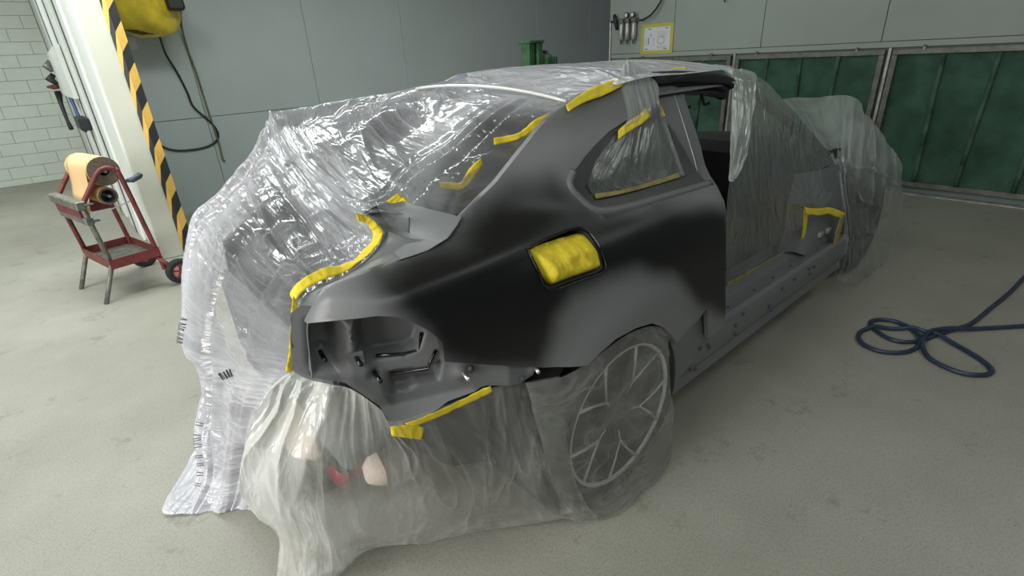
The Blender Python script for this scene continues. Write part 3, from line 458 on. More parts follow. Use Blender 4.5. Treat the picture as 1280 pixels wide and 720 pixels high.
# yellow hose reel on the partition
hr = empty('hose_reel', (1.08, 6.55, 1.83), 'scuffed yellow hose reel housing hung high beside the striped guard', 'hose reel')
prof = [(-.20, 0), (-.20, .20), (-.19, .26), (-.15, .295), (-.02, .305), (0, .30), (.02, .305), (.15, .295), (.19, .26), (.20, .20), (.20, 0)]
b = MB(); b.lathe((1.09, 6.55, 2.14), (.75, -.66, .05), prof, 36); b.build('housing', M['yellow_shell'], hr, True)
b = MB(); b.lathe((1.09, 6.55, 2.14), (.75, -.66, .05), [(.196, .16), (.214, .15), (.214, .0)], 30); b.build('side_cap', M['yellow_shell'], hr, True)
ax = Vector((.75, -.66, .05)).normalized(); a1 = Vector((0, 0, 1)).cross(ax).normalized(); a2 = ax.cross(a1)
for q in range(9):
    th = PI*1.28+.035*q; r = .303
    h0 = -.15+.012*q
    p0 = Vector((1.09, 6.55, 2.14))+ax*h0+(a1*math.cos(th)+a2*math.sin(th))*r
    p1 = Vector((1.09, 6.55, 2.14))+ax*(h0+.12)+(a1*math.cos(th+.05)+a2*math.sin(th+.05))*r
    MB().tube([p0, p1], .0035, 4).build('scuff', M['scuff'], hr)
b = MB(); b.box((1.25, 6.35, 2.06), (1.40, 6.5, 2.20), bev=.02); b.build('hose_outlet', M['cable'], hr)
b = MB(); b.tube([(1.0, 6.7, 2.4), (1.0, 6.94, 2.4)], .03, 8); b.box((.95, 6.90, 2.3), (1.15, 6.945, 2.55)); b.build('bracket', M['grime'], hr)
b = MB(); b.box((.83, 6.93, 1.745), (.98, 6.944, 1.86))
tag(b.build('rating_plate', M['paper']), 'small pale label on the blue wall under the yellow reel', 'label')
def cable(name, pts, r, m, label, cat='cable'):
    return tag(MB().tube(cr_interp(pts, 60), r, 7).build(name, m, None, True), label, cat)
cable('power_cable', [(1.15, 6.60, 1.86), (1.20, 6.86, 1.70), (1.27, 6.925, 1.50), (1.31, 6.93, 1.30), (1.33, 6.93, 1.15), (1.45, 6.93, .98), (1.50, 6.93, .86), (1.47, 6.93, .77), (1.36, 6.93, .715), (1.2, 6.93, .70), (1.02, 6.93, .72), (.90, 6.93, .80), (.86, 6.93, 1.0), (.88, 6.93, 1.25), (.87, 6.93, 1.42)], .011, M['cable'], 'dark cable looping down the blue wall from the yellow reel')
cable('reel_hose', [(1.36, 6.42, 2.1), (1.40, 6.6, 2.08), (1.42, 6.85, 1.95), (1.43, 6.925, 1.75), (1.45, 6.93, 1.5), (1.46, 6.93, 1.2), (1.47, 6.93, .95), (1.48, 6.93, .7), (1.475, 6.93, .56), (1.49, 6.93, .52)], .011, M['cable_y'], 'olive cable hanging straight down the blue wall to a frayed end')

# tool board on the pier
tb = empty('tool_board', (.38, 9.0, 1.3), 'pale tool board on the white pier side', 'tool board')
MB().box((.345, 7.62, 1.30), (.392, 10.4, 1.85), bev=.008).build('board', M['white'], tb)
def tool(name, pts, r, m, label, cat='tool'):
    tag(MB().tube(pts, r, 8).build(name, m, None, True), label, cat)
tool('spray_gun', [(.34, 9.95, 1.74), (.29, 9.92, 1.68), (.33, 9.9, 1.62)], [.03, .05, .03], M['grime'], 'uppermost dark tool hanging off the pale tool board edge')
tool('spray_gun', [(.33, 10.0, 1.58), (.27, 10.0, 1.52), (.33, 9.98, 1.45)], [.03, .055, .03], M['cable'], 'second dark tool down on the pale tool board edge')
tool('air_nozzle', [(.22, 10.3, 1.42), (.28, 10.2, 1.415), (.33, 10.1, 1.42)], [.015, .035, .03], M['red'], 'small red tool hanging off the tool board edge')
tool('brush', [(.31, 10.2, 1.34), (.29, 10.1, 1.2), (.285, 10.0, .98), (.29, 9.9, .86)], [.045, .028, .022, .03], M['cable'], 'long dark brush hanging below the red tool')
tool('wire_loop', cr_interp([(.35, 8.6, 1.30), (.36, 8.55, 1.2), (.355, 8.4, 1.05), (.36, 8.25, .93), (.37, 8.2, .96), (.36, 8.35, 1.12), (.36, 8.5, 1.3)], 24), .016, M['blue_tool'], 'blue strap loop hanging under the tool board')
b = MB(); b.box((.30, 7.45, .98), (.395, 8.1, 1.11), bev=.01); tag(b.build('socket_box', M['cable']), 'dark socket box on the white pier below the board', 'socket')

# ---------------------------------------------------------------- masking paper trolley
def trolley():
    t = empty('masking_trolley', (-.056, 4.521, 0), 'worn red masking paper trolley standing by the pier', 'trolley', rotz=math.atan2(.216, .976), local=True)
    W = .53
    for k, y in enumerate((0, W)):
        path = [(.432, y, .12), (.425, y, .24), (.368, y, .84), (.345, y, .905), (.305, y, .928), (.255, y, .915), (.082, y, .70)]
        path = cr_interp([path[0], path[1], path[2], path[3], path[4], path[5], (.2, y, .855), path[6]], 40)
        MB().tube(path, .017, 8).build('side_frame', M['red'], t, True)
        MB().tube([(.082, y, .715), (.09, y, .66), (.123, y, .255)], .017, 8).build('upright', M['grime'] if k == 0 else M['red'], t, True)
        MB().tube([(.123, y, .27), (0, y, .0)], .0165, 8).build('leg', M['grime'], t, True)
        MB().tube([(.40, y, .235), (.501, y-.06 if k == 0 else y+.06, .096)], .015, 8).build('axle_arm', M['red'], t, True)
        yw = y-.08 if k == 0 else y+.08
        w = MB().lathe((.501, yw, .096), (0, 1, 0), [(-.026, .060), (-.03, .075), (-.024, .094), (0, .098), (.024, .094), (.03, .075), (.026, .060)], 28).build('wheel', M['rubber'], t, True)
        MB().lathe((.501, yw, .096), (0, 1, 0), [(-.018, 0), (-.018, .062), (.018, .062), (.018, 0)], 24).build('hub', M['hub'], w, True)
        for q in range(5):
            a = 2*PI*q/5+.3
            MB().tube([(.501, yw-.021, .096), (.501+.06*math.cos(a), yw-.021, .096+.06*math.sin(a))], .0075, 5).build('spoke', M['red'], w)
    # tray
    b = MB(); b.box((.11, -.02, .235), (.43, W+.02, .245)); b.build('tray_floor', M['grime'], t)
    for lo, hi in (((.105, -.025, .235), (.435, -.019, .305)), ((.105, W+.019, .235), (.435, W+.025, .305)), ((.105, -.019, .235), (.111, W+.019, .305)), ((.429, -.019, .235), (.435, W+.019, .305))):
        MB().box(lo, hi).build('tray_side', M['red'], t)
    MB().box((.045, -.035, .685), (.105, W+.02, .745), bev=.006).build('cutter_bar', M['grime'], t)
    MB().box((.065, -.03, .575), (.115, W+.02, .625), bev=.006).build('cutter_bar', M['grime'], t)
    MB().box((.06, .03, .62), (.10, W-.0, .68), bev=.004).build('backing_strip', M['red'], t)
    for z in (.715, .60): MB().box((.09, -.07, z), (.14, -.02, z+.008)).build('blade_end', M['groove'], t)
    MB().tube([(.10, 0, .62), (.395, -.0, .68)], .004, 6).build('tie_rod', M['steel'], t)
    MB().tube([(.29, .0, .905), (.29, W, .905)], .012, 8).build('spindle', M['steel'], t)
    MB().tube([(.262, .0, .735), (.262, W, .735)], .009, 8).build('spindle', M['steel'], t)
    MB().box((.20, .30, .60), (.33, W-.01, .70), bev=.006).build('dispenser_box', M['red'], t)
    h = MB().tube([(.39, -.005, .82), (.42, -.03, .822), (.475, -.03, .845), (.487, -.03, .838)], [.012, .02, .022, .014], 8).build('handle', M['handle'], t, True)
    def roll(name, x, z, y0, y1, r, r0, label, sheet):
        rt = empty(name, t.location, label, 'paper roll', rotz=t.rotation_euler.z, local=True)
        MB().lathe((x, y0, z), (0, 1, 0), [(0, r-.001), (.002, r), (y1-y0-.002, r), (y1-y0, r-.001)], 32).build('paper', M['kraft'], rt, True)
        MB().lathe((x, y0, z), (0, 1, 0), [(.001, r-.001), (.001, r0)], 32).build('roll_end', M['card'], rt); MB().lathe((x, y1, z), (0, 1, 0), [(-.001, r0), (-.001, r-.001)], 32).build('roll_end', M['card'], rt)
        MB().lathe((x, y0, z), (0, 1, 0), [(0, r0), (.03, r0-.004), (y1-y0, r0-.004)], 20).build('core', M['groove'], rt, True)
        if sheet:
            G = []
            prof = [(x-.0, z+r+.002), (x-r*.5, z+r*.87+.002), (x-r*.87-.002, z+r*.5), (x-r-.004, z), (x-r-.02, z-.1), (x-r-.05, z-.2), (x-r-.075, z-.30)]
            prof = cr_interp(np.array(prof), 24)
            yy = np.linspace(y0+.01, y1, 8)
            for i, p in enumerate(prof): G.append([(p[0]+.006*math.sin(j*1.1)*i/24, (y0+.01+(yy[j]-y0-.01)*(1-.25*i/24)+.0*i), p[1]) for j in range(8)])
            solid(MB().grid(G).build('loose_sheet', M['kraft'], rt, True), .0015)
        return rt
    roll('paper_roll', .29, .905, .03, .49, .10, .032, 'wide kraft paper roll on top of the red trolley with its sheet hanging', True)
    roll('paper_roll', .262, .735, .03, .30, .06, .046, 'narrow paper roll below the wide roll on the trolley', False)
trolley()

# ---------------------------------------------------------------- blue hose on the floor
hq = np.array(D['hose']); hq = np.concatenate([[hq[0]+(hq[0]-hq[1])/np.linalg.norm(hq[0]-hq[1])*k for k in (1.6, 1.0, .5)], hq, [hq[-1]+(hq[-1]-hq[-2])/np.linalg.norm(hq[-1]-hq[-2])*k for k in (.5, 1.0, 1.6)]])
hp = cr_interp(hq, 260)
lift = np.zeros(len(hp))
for i in range(len(hp)):          # where the hose crosses an earlier length it rides over it
    for j in range(0, i-8):
        d = math.hypot(hp[i][0]-hp[j][0], hp[i][1]-hp[j][1])
        if d < .04: lift[i] = max(lift[i], .022*(1-d/.04)+lift[j]*.6)
for _ in range(6): lift = np.convolve(np.pad(lift, 1, 'edge'), [.25, .5, .25], 'valid')
hp[:, 2] = .0125+lift*1.1
tag(MB().tube(hp, .0115, 9).build('hose', M['hose'], None, True), 'dark blue air hose lying in loose loops on the floor', 'hose')

# ---------------------------------------------------------------- car
def pchip(xs,ys,x):
    xs=np.asarray(xs,float);ys=np.asarray(ys,float);x=np.clip(np.asarray(x,float),xs[0],xs[-1])
    h=np.diff(xs);d=np.diff(ys)/h;m=np.zeros_like(ys)
    m[1:-1]=np.where(d[:-1]*d[1:]>0,2*d[:-1]*d[1:]/(d[:-1]+d[1:]+1e-12),0);m[0]=d[0];m[-1]=d[-1]
    i=np.clip(np.searchsorted(xs,x)-1,0,len(xs)-2);t=(x-xs[i])/h[i]
    return (2*t**3-3*t**2+1)*ys[i]+(t**3-2*t**2+t)*h[i]*m[i]+(-2*t**3+3*t**2)*ys[i+1]+(t**3-t**2)*h[i]*m[i+1]
def sst(a,b,x):
    t=np.clip((x-a)/(b-a),0,1);return t*t*(3-2*t)
ZS=[.0,.2,.4,.6,.75,.85,.93,.985,1.03,1.08,1.15,1.25,1.33,1.38,1.41,1.43]
YM=[.90,.88,.856,.846,.845,.852,.868,.895,.945,.985,1.02,1.075,1.135,1.20,1.28,1.42]
ZR=[.0,.4,.6,.8,.95,1.03,1.058,1.078,1.10,1.16,1.22,1.28,1.33,1.40]
YR=[.90,.86,.85,.85,.866,.886,.899,.94,1.0,1.08,1.13,1.18,1.24,1.40]
def side_y(x,z):
    x=np.asarray(x,float);z=np.asarray(z,float)
    a=pchip(ZS,YM,z);b=pchip(ZR,YR,z)
    t=sst(.55,1.2,x);y=b*(1-t)+a*t
    r=np.hypot(x-1.2,z-.33)
    y=y-.035*(1-sst(.40,.56,r))*sst(.25,.5,z)
    y=y+3.0*np.clip(.45-x,0,1)**2+.22*np.clip(.46-x,0,1)*sst(1.12,1.06,z)*sst(.80,.95,z)
    y=y+.05*np.clip((x-2.2)/1.2,0,1)**2
    return y

YC = 1.76
car = empty('car', (2.3, YC, 0), 'black two door coupe body in masking film, lamps and doors removed', 'car')
def inside(P, poly):
    P = np.asarray(P); x, z = P[:, 0], P[:, 1]; r = np.zeros(len(P), bool); n = len(poly)
    for i in range(n):
        x0, z0 = poly[i]; x1, z1 = poly[(i+1) % n]
        c = ((z0 > z) != (z1 > z)); 
        xi = (x1-x0)*(z-z0)/((z1-z0) if z1 != z0 else 1e-9)+x0
        r ^= c & (x < xi)
    return r
def segdist(P, poly, closed=True):
    P = np.asarray(P, float); d = np.full(len(P), 9.); n = len(poly)
    for i in range(n if closed else n-1):
        a = np.array(poly[i]); b = np.array(poly[(i+1) % n]); ab = b-a
        t = np.clip(((P-a)@ab)/max(ab@ab, 1e-9), 0, 1); d = np.minimum(d, np.linalg.norm(P-(a+t[:, None]*ab), axis=1))
    return d
def cdt_panel(poly, holes, step):
    """triangulate a 2D outline with holes and inner grid points"""
    pts = []; edges = []
    for ring in [poly]+holes:
        n0 = len(pts); m = len(ring); pts += [tuple(p) for p in ring]; edges += [(n0+i, n0+(i+1) % m) for i in range(m)]
    lo = np.min(poly, 0); hi = np.max(poly, 0)
    gx, gz = np.meshgrid(np.arange(lo[0], hi[0], step), np.arange(lo[1], hi[1], step)); gx = gx+(np.arange(gx.shape[0]) % 2)[:, None]*step/2
    P = np.stack([gx.ravel(), gz.ravel()], 1)
    ok = inside(P, poly) & (segdist(P, poly) > step*.5)
    for h in holes: ok &= ~inside(P, h) & (segdist(P, h) > step*.5)
    pts += [tuple(p) for p in P[ok]]
    v, e, f, *_ = delaunay_2d_cdt([Vector(p) for p in pts], edges, [], 0, 1e-5)
    V = np.array([tuple(p) for p in v]); F = np.array([list(q) for q in f if len(q) == 3])
    c = V[F].mean(1); ok = inside(c, poly)
    for h in holes: ok &= ~inside(c, h)
    return V, F[ok]
def boundary(F):
    cnt = {}
    for t in F:
        for a, b in ((t[0], t[1]), (t[1], t[2]), (t[2], t[0])):
            cnt[(min(a, b), max(a, b))] = cnt.get((min(a, b), max(a, b)), []) + [(a, b)]
    return [v[0] for v in cnt.values() if len(v) == 1]
def dens(poly, step=.03):
    out = []
    n = len(poly)
    for i in range(n):
        a = np.array(poly[i]); b = np.array(poly[(i+1) % n]); m = max(1, int(np.linalg.norm(b-a)/step))
        out += [tuple(a+(b-a)*k/m) for k in range(m)]
    return out
def skin(name, poly, holes, m, parent, step=.02, off=0.0, depth=.018, yf=None, mirror=False):
    yf = yf or side_y
    poly = dens(poly); holes = [dens(h) for h in holes]
    V, F = cdt_panel(poly, holes, step)
    y = yf(V[:, 0], V[:, 1])+off
    v3 = np.stack([V[:, 0], y, V[:, 1]], 1)
    # orient faces to -y
    t = F[0]; nrm = np.cross(v3[t[1]]-v3[t[0]], v3[t[2]]-v3[t[0]])
    if nrm[1] > 0: F = F[:, ::-1]
    B = boundary(F); n = len(v3)
    v = np.concatenate([v3, v3+np.array([0, depth, 0])])
    f = [tuple(q) for q in F]+[(b, a, a+n, b+n) for a, b in B]
    if mirror: v[:, 1] = 2*YC-v[:, 1]; f = [q[::-1] for q in f]
    o = mesh_obj(name, v, f, m, parent)
    return smooth_by_angle(o, 50)
QH = [D['fuel']]
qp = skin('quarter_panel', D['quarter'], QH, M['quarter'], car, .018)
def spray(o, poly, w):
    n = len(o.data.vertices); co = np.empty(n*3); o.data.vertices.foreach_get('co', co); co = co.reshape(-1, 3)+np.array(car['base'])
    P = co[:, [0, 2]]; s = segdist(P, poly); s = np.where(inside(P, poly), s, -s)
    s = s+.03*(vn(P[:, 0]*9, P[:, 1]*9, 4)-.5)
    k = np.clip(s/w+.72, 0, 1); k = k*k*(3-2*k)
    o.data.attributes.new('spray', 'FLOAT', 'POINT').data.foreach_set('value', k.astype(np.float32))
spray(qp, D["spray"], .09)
skin('left_quarter_panel', [(max(.56, x), z) for x, z in D['quarter'][:24]]+[(.56, 1.05)]+[q for q in D['quarter'][24:] if q[0] > .58], [], M['paint'], car, .04, mirror=True)
# recessed ring round the side window, with the glass opening cut out
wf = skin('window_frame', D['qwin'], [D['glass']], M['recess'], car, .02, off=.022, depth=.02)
skin('b_pillar', D['bpillar'], [], M['primer'], car, .02, off=.03, depth=.06)
MB().tube(cr_interp(np.array(D['pseam']), 24), .0022, 5).build('pillar_seam', M['galv'], car, True)
skin('left_b_pillar', D['bpillar'], [], M['dark'], car, .05, off=.03, depth=.06, mirror=True)
gl = skin('side_glass', D['glass'], [], M['glass'], car, .05, off=.05, depth=.004)
# fuel filler pocket, its well and the paper taped into it
fz = D['fuel']
def ring(poly, off): 
    P = np.array(poly); return np.stack([P[:, 0], side_y(P[:, 0], P[:, 1])+off, P[:, 1]], 1)
b = MB(); R0 = ring(dens(fz, .02), .0); c0 = R0.mean(0); R1 = R0+np.array([0, .012, 0]); R2 = c0+(R0-c0)*.86+np.array([0, .022, 0]); R3 = c0+(R0-c0)*.84+np.array([0, .05, 0])
G = np.stack([np.concatenate([r, r[:1]]) for r in (R0, R1, R2, R3)])
b.grid(G); b.add(R3, [list(range(len(R3)))]); fw = b.build('filler_pocket', M['recess'], car, True)
# raised lip of the pocket
tp = ring(dens(fz, .02), -.002); MB().tube(tp, .004, 6, True).build('pocket_lip', M['gloss_black'], fw, True)
V, F = cdt_panel(dens(D['cover'], .02), [], .008)
cy_ = np.array(D['cover']); sd = segdist(V, dens(D['cover'], .02))
y = side_y(V[:, 0], V[:, 1])+.012-.012*np.clip(sd/.02, 0, 1)-.016*ridge(V[:, 0]*14+V[:, 1]*22, V[:, 1]*8-V[:, 0]*9, 5)*np.clip(sd/.03, 0, 1)-.007*ridge(V[:, 0]*60, V[:, 1]*50, 7)*np.clip(sd/.02, 0, 1)
tag(solid(mesh_obj('masking_patch', np.stack([V[:, 0], y, V[:, 1]], 1), F, M['tape'], None, True), .002), 'crumpled yellow masking patch filling the fuel filler opening', 'masking tape')

# gutter round the boot opening and the corner shelf under the rear window
g = fine(D['gutter'], 60, 9); smooth_by_angle(solid(MB().grid(g).build('boot_gutter', M['primer'], car, True), .003), 60)
sh = np.array(D['shelf'])
rows = []
for i in range(3):
    for k in range(5): rows.append(sh[i]*(1-k/5)+sh[i+1]*k/5)
rows.append(sh[3])
sg = np.array(rows)
smooth_by_angle(MB().grid(sg).build('corner_shelf', M['primer'], car), 12)
MB().tube([tuple(p) for p in cr_interp(np.array([sh[1][2], sh[2][2]]), 6)+np.array([0, -.001, .001])], .0012, 4).build('shelf_seam', M['groove'], car)

# lamp recess: pressed sheet with pocket, steps, seam and studs
A2 = np.array(D['rec']['A']); d2 = np.array(D['rec']['d']); n2 = np.array([-d2[1], d2[0]])     # n2 points into the car
if n2[1] < 0: n2 = -n2
def rec3(P, dep):
    P = np.asarray(P, float); dep = np.asarray(dep, float)
    xy = A2+P[:, :1]*d2+dep[:, None]*n2
    y = np.where(xy[:, 0] > .60, np.maximum(xy[:, 1], side_y(xy[:, 0], P[:, 1])+.004+np.clip(dep, -.03, .05)*.6), xy[:, 1])
    return np.stack([xy[:, 0], y, P[:, 1]], 1)
def press(P, poly, w):
    s = segdist(P, poly); s = np.where(inside(P, poly), s, -s); t = np.clip(s/w+.5, 0, 1); return t*t*(3-2*t)
V, F = cdt_panel(dens(D['rec_out'], .015), [], .0065)
dep = .012+.045*press(V, D['rec_pocket'], .022)+.03*press(V, D['rec_low'], .014)+.02*press(V, D['rec_left'], .03)-.018*press(V, D['rec_mid'], .03)
dep -= .05*np.clip((.74-V[:, 1])/.05, 0, 1)*(V[:, 0] > .12)*(V[:, 0] < .40)
for (s, z) in D['rec_studs']:
    r = np.hypot(V[:, 0]-s, V[:, 1]-z); dep += .02*np.exp(-(r/.012)**2)
for (s, z) in D['rec_bolts']:
    r = np.hypot(V[:, 0]-s, V[:, 1]-z); dep -= .016*np.exp(-(r/.022)**2)
lr = mesh_obj('lamp_recess', rec3(V, dep), F, M['primer'], car, True); smooth_by_angle(lr, 55)
def rod(name, pts, r, m, out=-.012): 
    P = np.array(pts, float); MB().tube(rec3(P, np.full(len(P), out)), r, 7).build(name, m, lr, True)
rr = D['rec_rods']
rod('lamp_clip', [rr[0], rr[1], rr[2], rr[3]], .004, M['gloss_black'], .008)
rod('lamp_clip', [rr[4], rr[5], rr[6], rr[7]], .004, M['gloss_black'], .018)
rod('panel_seam', D['rec_seam'], .0022, M['groove'], .016)
for i, (s, z) in enumerate(D['rec_studs']+D['rec_bolts']):
    p = rec3([(s, z)], [.01])[0]; q = rec3([(s+.012, z-.004)], [-.03])[0]
    MB().tube([p, q], .0055, 8).build('stud', M['steel'] if i > 2 else M['gloss_black'], lr, True)
for (s, z) in D['rec_holes']:
    p = rec3([(s, z)], [.006])[0]; q = rec3([(s, z)], [.0])[0]
    MB().tube([p, q], .008, 12).build('hole', M['groove'] if (s, z) != tuple(D['rec_holes'][2]) else M['tape_old'], lr, True)
b = MB(); P = rec3([(.115, .905), (.15, .905), (.15, .875), (.115, .872)], [0, 0, 0, 0]); b.prism(P, (n2[0]*.03, n2[1]*.03, 0)); b.build('lamp_bracket', M['primer'], lr)

# roof, rear window, rails
def roof_z(x, y): return 1.392-.045*(np.abs(y-YC)/.56)**2.2-.03*np.clip((1.75-x)/.45, 0, 9)**2-.02*np.clip((x-2.3)/.5, 0, 9)**2
xx = np.linspace(1.27, 2.36, 24); yy = np.linspace(1.15, 2*YC-1.15, 24)
G = np.array([[(x, y, float(roof_z(x, y))) for y in yy] for x in xx])
solid(MB().grid(G).build('roof_panel', M['primer'], car, True), .004, 0)
MB().tube([(1.285, y, float(roof_z(1.285, y))+.040) for y in np.linspace(1.20, 2.1, 16)], .006, 6).build('roof_trim', M['machined'], car, True)
rw = [[(1.26, y, float(roof_z(1.27, y))-.004) for y in np.linspace(1.18, 2.34, 12)], [(.98, y, 1.20-.05*((y-YC)/.6)**2) for y in np.linspace(1.13, 2.39, 12)], [(.70, y, 1.06-.02*((y-YC)/.6)**2) for y in np.linspace(1.12, 2.40, 12)]]
MB().grid(fine(rw, 24, 24)).build('rear_window', M['glass'], car, True)
# roof rail: rounded black section from the B pillar to the windscreen
RL = cr_interp(np.array(D['rail']), 50)
def sweep(name, path, prof, m, parent, closed=True):
    path = np.array(path); n = len(prof); G = []
    for i, p in enumerate(path):
        t = path[min(i+1, len(path)-1)]-path[max(i-1, 0)]; t = t/np.linalg.norm(t)
        a = np.cross(t, (0, 0, 1)); a /= np.linalg.norm(a); u = np.cross(a, t)   # a: outward (-y for +x travel)
        G.append([p+a*q[0]+u*q[1] for q in prof])
    G = np.array(G)
    if closed: G = np.concatenate([G, G[:, :1]], 1)
    b = MB().grid(G)
    if closed:
        b.add(G[0, :-1], [list(range(n))]); b.add(G[-1, :-1], [list(range(n))[::-1]])
    return smooth_by_angle(b.build(name, m, parent), 40)
rail_prof = [(-.09, .022), (-.04, .026), (.0, .024), (.022, .008), (.03, -.015), (.012, -.022), (.008, -.034), (.016, -.05), (.01, -.065), (-.03, -.07), (-.09, -.03)]
sweep('roof_rail', RL, rail_prof, M['gloss_black'], car)
RLm = RL.copy(); RLm[:, 1] = 2*YC-RLm[:, 1]
sweep('left_roof_rail', RLm, [(-x, y) for x, y in rail_prof], M['dark'], car)
for x in (1.88, 1.97, 2.12):
    pts = [(x, 1.215, 1.325), (x+.01, 1.20, 1.285), (x+.03, 1.20, 1.265), (x+.06, 1.20, 1.268)]
    MB().tube(cr_interp(np.array(pts), 10), .007, 6).build('trim_hook', M['gloss_black'], car, True)
MB().box((1.90, 1.20, 1.315), (2.10, 1.225, 1.335), bev=.006).build('grab_handle', M['machined'], car)
# windscreen pillar and windscreen
ap = np.array([(2.30, 1.22, 1.36), (2.55, 1.17, 1.28), (2.9, 1.09, 1.09), (3.1, 1.03, .96), (3.2, 1.02, .91)])
app = cr_interp(ap, 30)
sweep('windscreen_pillar', app, [(-.04, .01), (0, .015), (.012, 0), (0, -.02), (-.05, -.015)], M['paint'], car)
apm = app.copy(); apm[:, 1] = 2*YC-apm[:, 1]
sweep('left_windscreen_pillar', apm, [(.05, .02), (0, .03), (-.02, 0), (0, -.03), (.06, -.02)], M['dark'], car)
G = np.array([[p*(1-t)+q*t+np.array([.12*math.sin(PI*t), 0, .03*math.sin(PI*t)]) for t in np.linspace(0, 1, 12)] for p, q in zip(app[::3], apm[::3])])
MB().grid(G).build('windscreen', M['screen'], car, True)
# rocker / sill
def sill(mir):
    st = []
    prof = [(1.10, .46), (1.015, .462), (1.0, .43), (.985, .415), (.955, .41), (.905, .425), (.885, .415), (.878, .39), (.882, .30), (.898, .265), (.905, .255), (.90, .205), (.912, .20), (.93, .24), (1.10, .22)]
    xs_ = np.linspace(1.45, 3.40, 40)
    G = np.array([[(x, y, z+.012*(x-2.4)*(z > .35)*-.4) for y, z in prof] for x in xs_])
    if mir: G[:, :, 1] = 2*YC-G[:, :, 1]; G = G[:, ::-1]
    b = MB().grid(G)
    return smooth_by_angle(b.build('left_sill' if mir else 'sill', M['primer'] if not mir else M['dark'], car), 30)
sl_ = sill(False); sill(True)
for x, z in ((1.66, .30), (1.70, .285), (1.72, .375), (1.79, .36), (1.80, .345), (2.02, .36), (2.08, .395), (2.03, .315), (2.36, .33), (2.38, .30), (2.48, .385), (2.62, .39), (2.80, .39), (2.87, .38), (2.83, .35)):
    MB().tube([(x, .877, z), (x, .872, z)], .0085, 10).build('hole', M['groove'], sl_, True)
for x in (2.05, 2.3, 2.5, 2.7, 2.85):
    MB().tube([(x, .935, .418), (x, .935, .4235)], .006, 8).build('plug', M['groove'], sl_)
# arch liner side metal between the wheel arch and the sill
MB().prism([(1.40, .875, .60), (1.72, .875, .60), (1.87, .88, .46), (1.87, .88, .40), (1.45, .88, .24), (1.43, .88, .42)], (0, .03, 0)).build('rocker_end', M['primer'], car)
ql = [p for p in D['qwin'][6:18]]
MB().tube([(x, float(side_y(x, z))+.009, z-.004) for x, z in cr_interp(np.array(ql), 50)], .016, 10).build('window_ledge', M['primer'], car, True)
# front hinge pillar
hp_ = [[(2.72, 1.02, .47), (2.86, .985, .44), (2.93, .94, .41), (3.10, .93, .38), (3.44, .935, .22)],
       [(2.76, 1.02, .58), (2.88, .985, .56), (2.97, .945, .53), (3.14, .94, .48), (3.44, .945, .42)],
       [(2.78, 1.03, .70), (2.90, .99, .70), (3.0, .955, .68), (3.16, .95, .66), (3.42, .955, .60)],
       [(2.85, 1.05, .86), (2.95, 1.01, .86), (3.05, .985, .86), (3.2, .985, .86), (3.30, .985, .84)]]
hg = smooth_by_angle(MB().grid(fine(hp_, 20, 24)).build('hinge_pillar', M['primer'], car), 45)
for p in ((3.06, .938, .50), (3.17, .936, .495), (3.12, .93, .40)):
    MB().box((p[0]-.025, p[1]-.012, p[2]-.014), (p[0]+.025, p[1]+.01, p[2]+.014), bev=.005).build('hinge_plate', M['galv'], hg)
# front wing, bonnet, bumper under the film
wing = [(3.14, .90), (3.14, .45), (3.3, .22), (3.50, .24), (3.54, .40), (3.62, .56), (3.78, .66), (3.97, .69), (4.15, .66), (4.26, .52), (4.30, .40), (4.32, .28), (4.38, .30), (4.40, .50), (4.3, .66), (4.1, .80), (3.6, .88)]
def wing_y(x, z): return .965+.12*np.clip((z-.68)/.2, 0, 2)**2+.5*np.clip((x-4.0)/.5, 0, 2)**2
skin('front_wing', wing, [], M['dark'], car, .04, yf=wing_y)
skin('left_front_wing', wing, [], M['dark'], car, .08, yf=wing_y, mirror=True)
G = np.array([[(x, y, .93-.14*((x-3.2)/1.2)**1.5-.09*(abs(y-YC)/.7)**3) for y in np.linspace(1.08, 2.44, 14)] for x in np.linspace(3.2, 4.30, 16)])
solid(MB().grid(G).build('bonnet', M['dark'], car, True), .02)
G = np.array([[(4.40-.42*(abs(y-YC)/.85)**2.5-.05*((z-.45)/.3)**2, y, z) for y in np.linspace(1.02, 2.5, 16)] for z in np.linspace(.18, .70, 8)])
MB().grid(G).build('front_bumper', M['dark'], car, True)
MB().box((3.5, 1.10, .22), (4.28, 2.4, .80), bev=.05).build('engine', M['dark'], car)
# underside, cabin and boot
MB().box((1.56, .96, .17), (3.5, 2.56, .30)).build('floor_pan', M['dark'], car)
MB().box((2.9, 1.06, .36), (3.1, 2.46, .93)).build('bulkhead', M['dark'], car)
b = MB(); b.box((1.9, 2.50, .3), (2.95, 2.56, .82)); b.build('left_door', M['dark'], car)
b = MB(); b.box((1.15, 1.10, .35), (1.30, 2.42, 1.08), bev=.04); b.box((1.2, 1.1, .34), (1.75, 2.42, .62), bev=.04); b.build('rear_seat', M['dark'], car)
for y0 in (1.12, 1.88):
    b = MB(); b.box((2.0, y0, .36), (2.5, y0+.52, .58), bev=.05); b.box((1.86, y0, .5), (2.02, y0+.52, 1.06), bev=.06); b.box((1.86, y0+.14, 1.06), (1.95, y0+.38, 1.2), bev=.03)
    b.build('front_seat', M['dark'], car)
b = MB(); b.box((2.62, 1.08, .72), (2.95, 2.44, 1.03), bev=.05); b.build('dashboard', M['dark'], car)
b = MB()
b.box((.36, 1.13, .50), (.72, 2.26, .53)); b.box((.70, 1.13, .50), (.74, 2.30, 1.06)); b.prism([(.34, 2.14, .40), (.74, 2.32, .40), (.74, 2.32, 1.03), (.60, 2.28, 1.0), (.38, 2.16, .90)], (.0, .02, 0)); b.box((.36, 1.13, .50), (.72, 1.15, .95))
b.build('boot_tub', M['tub'], car)
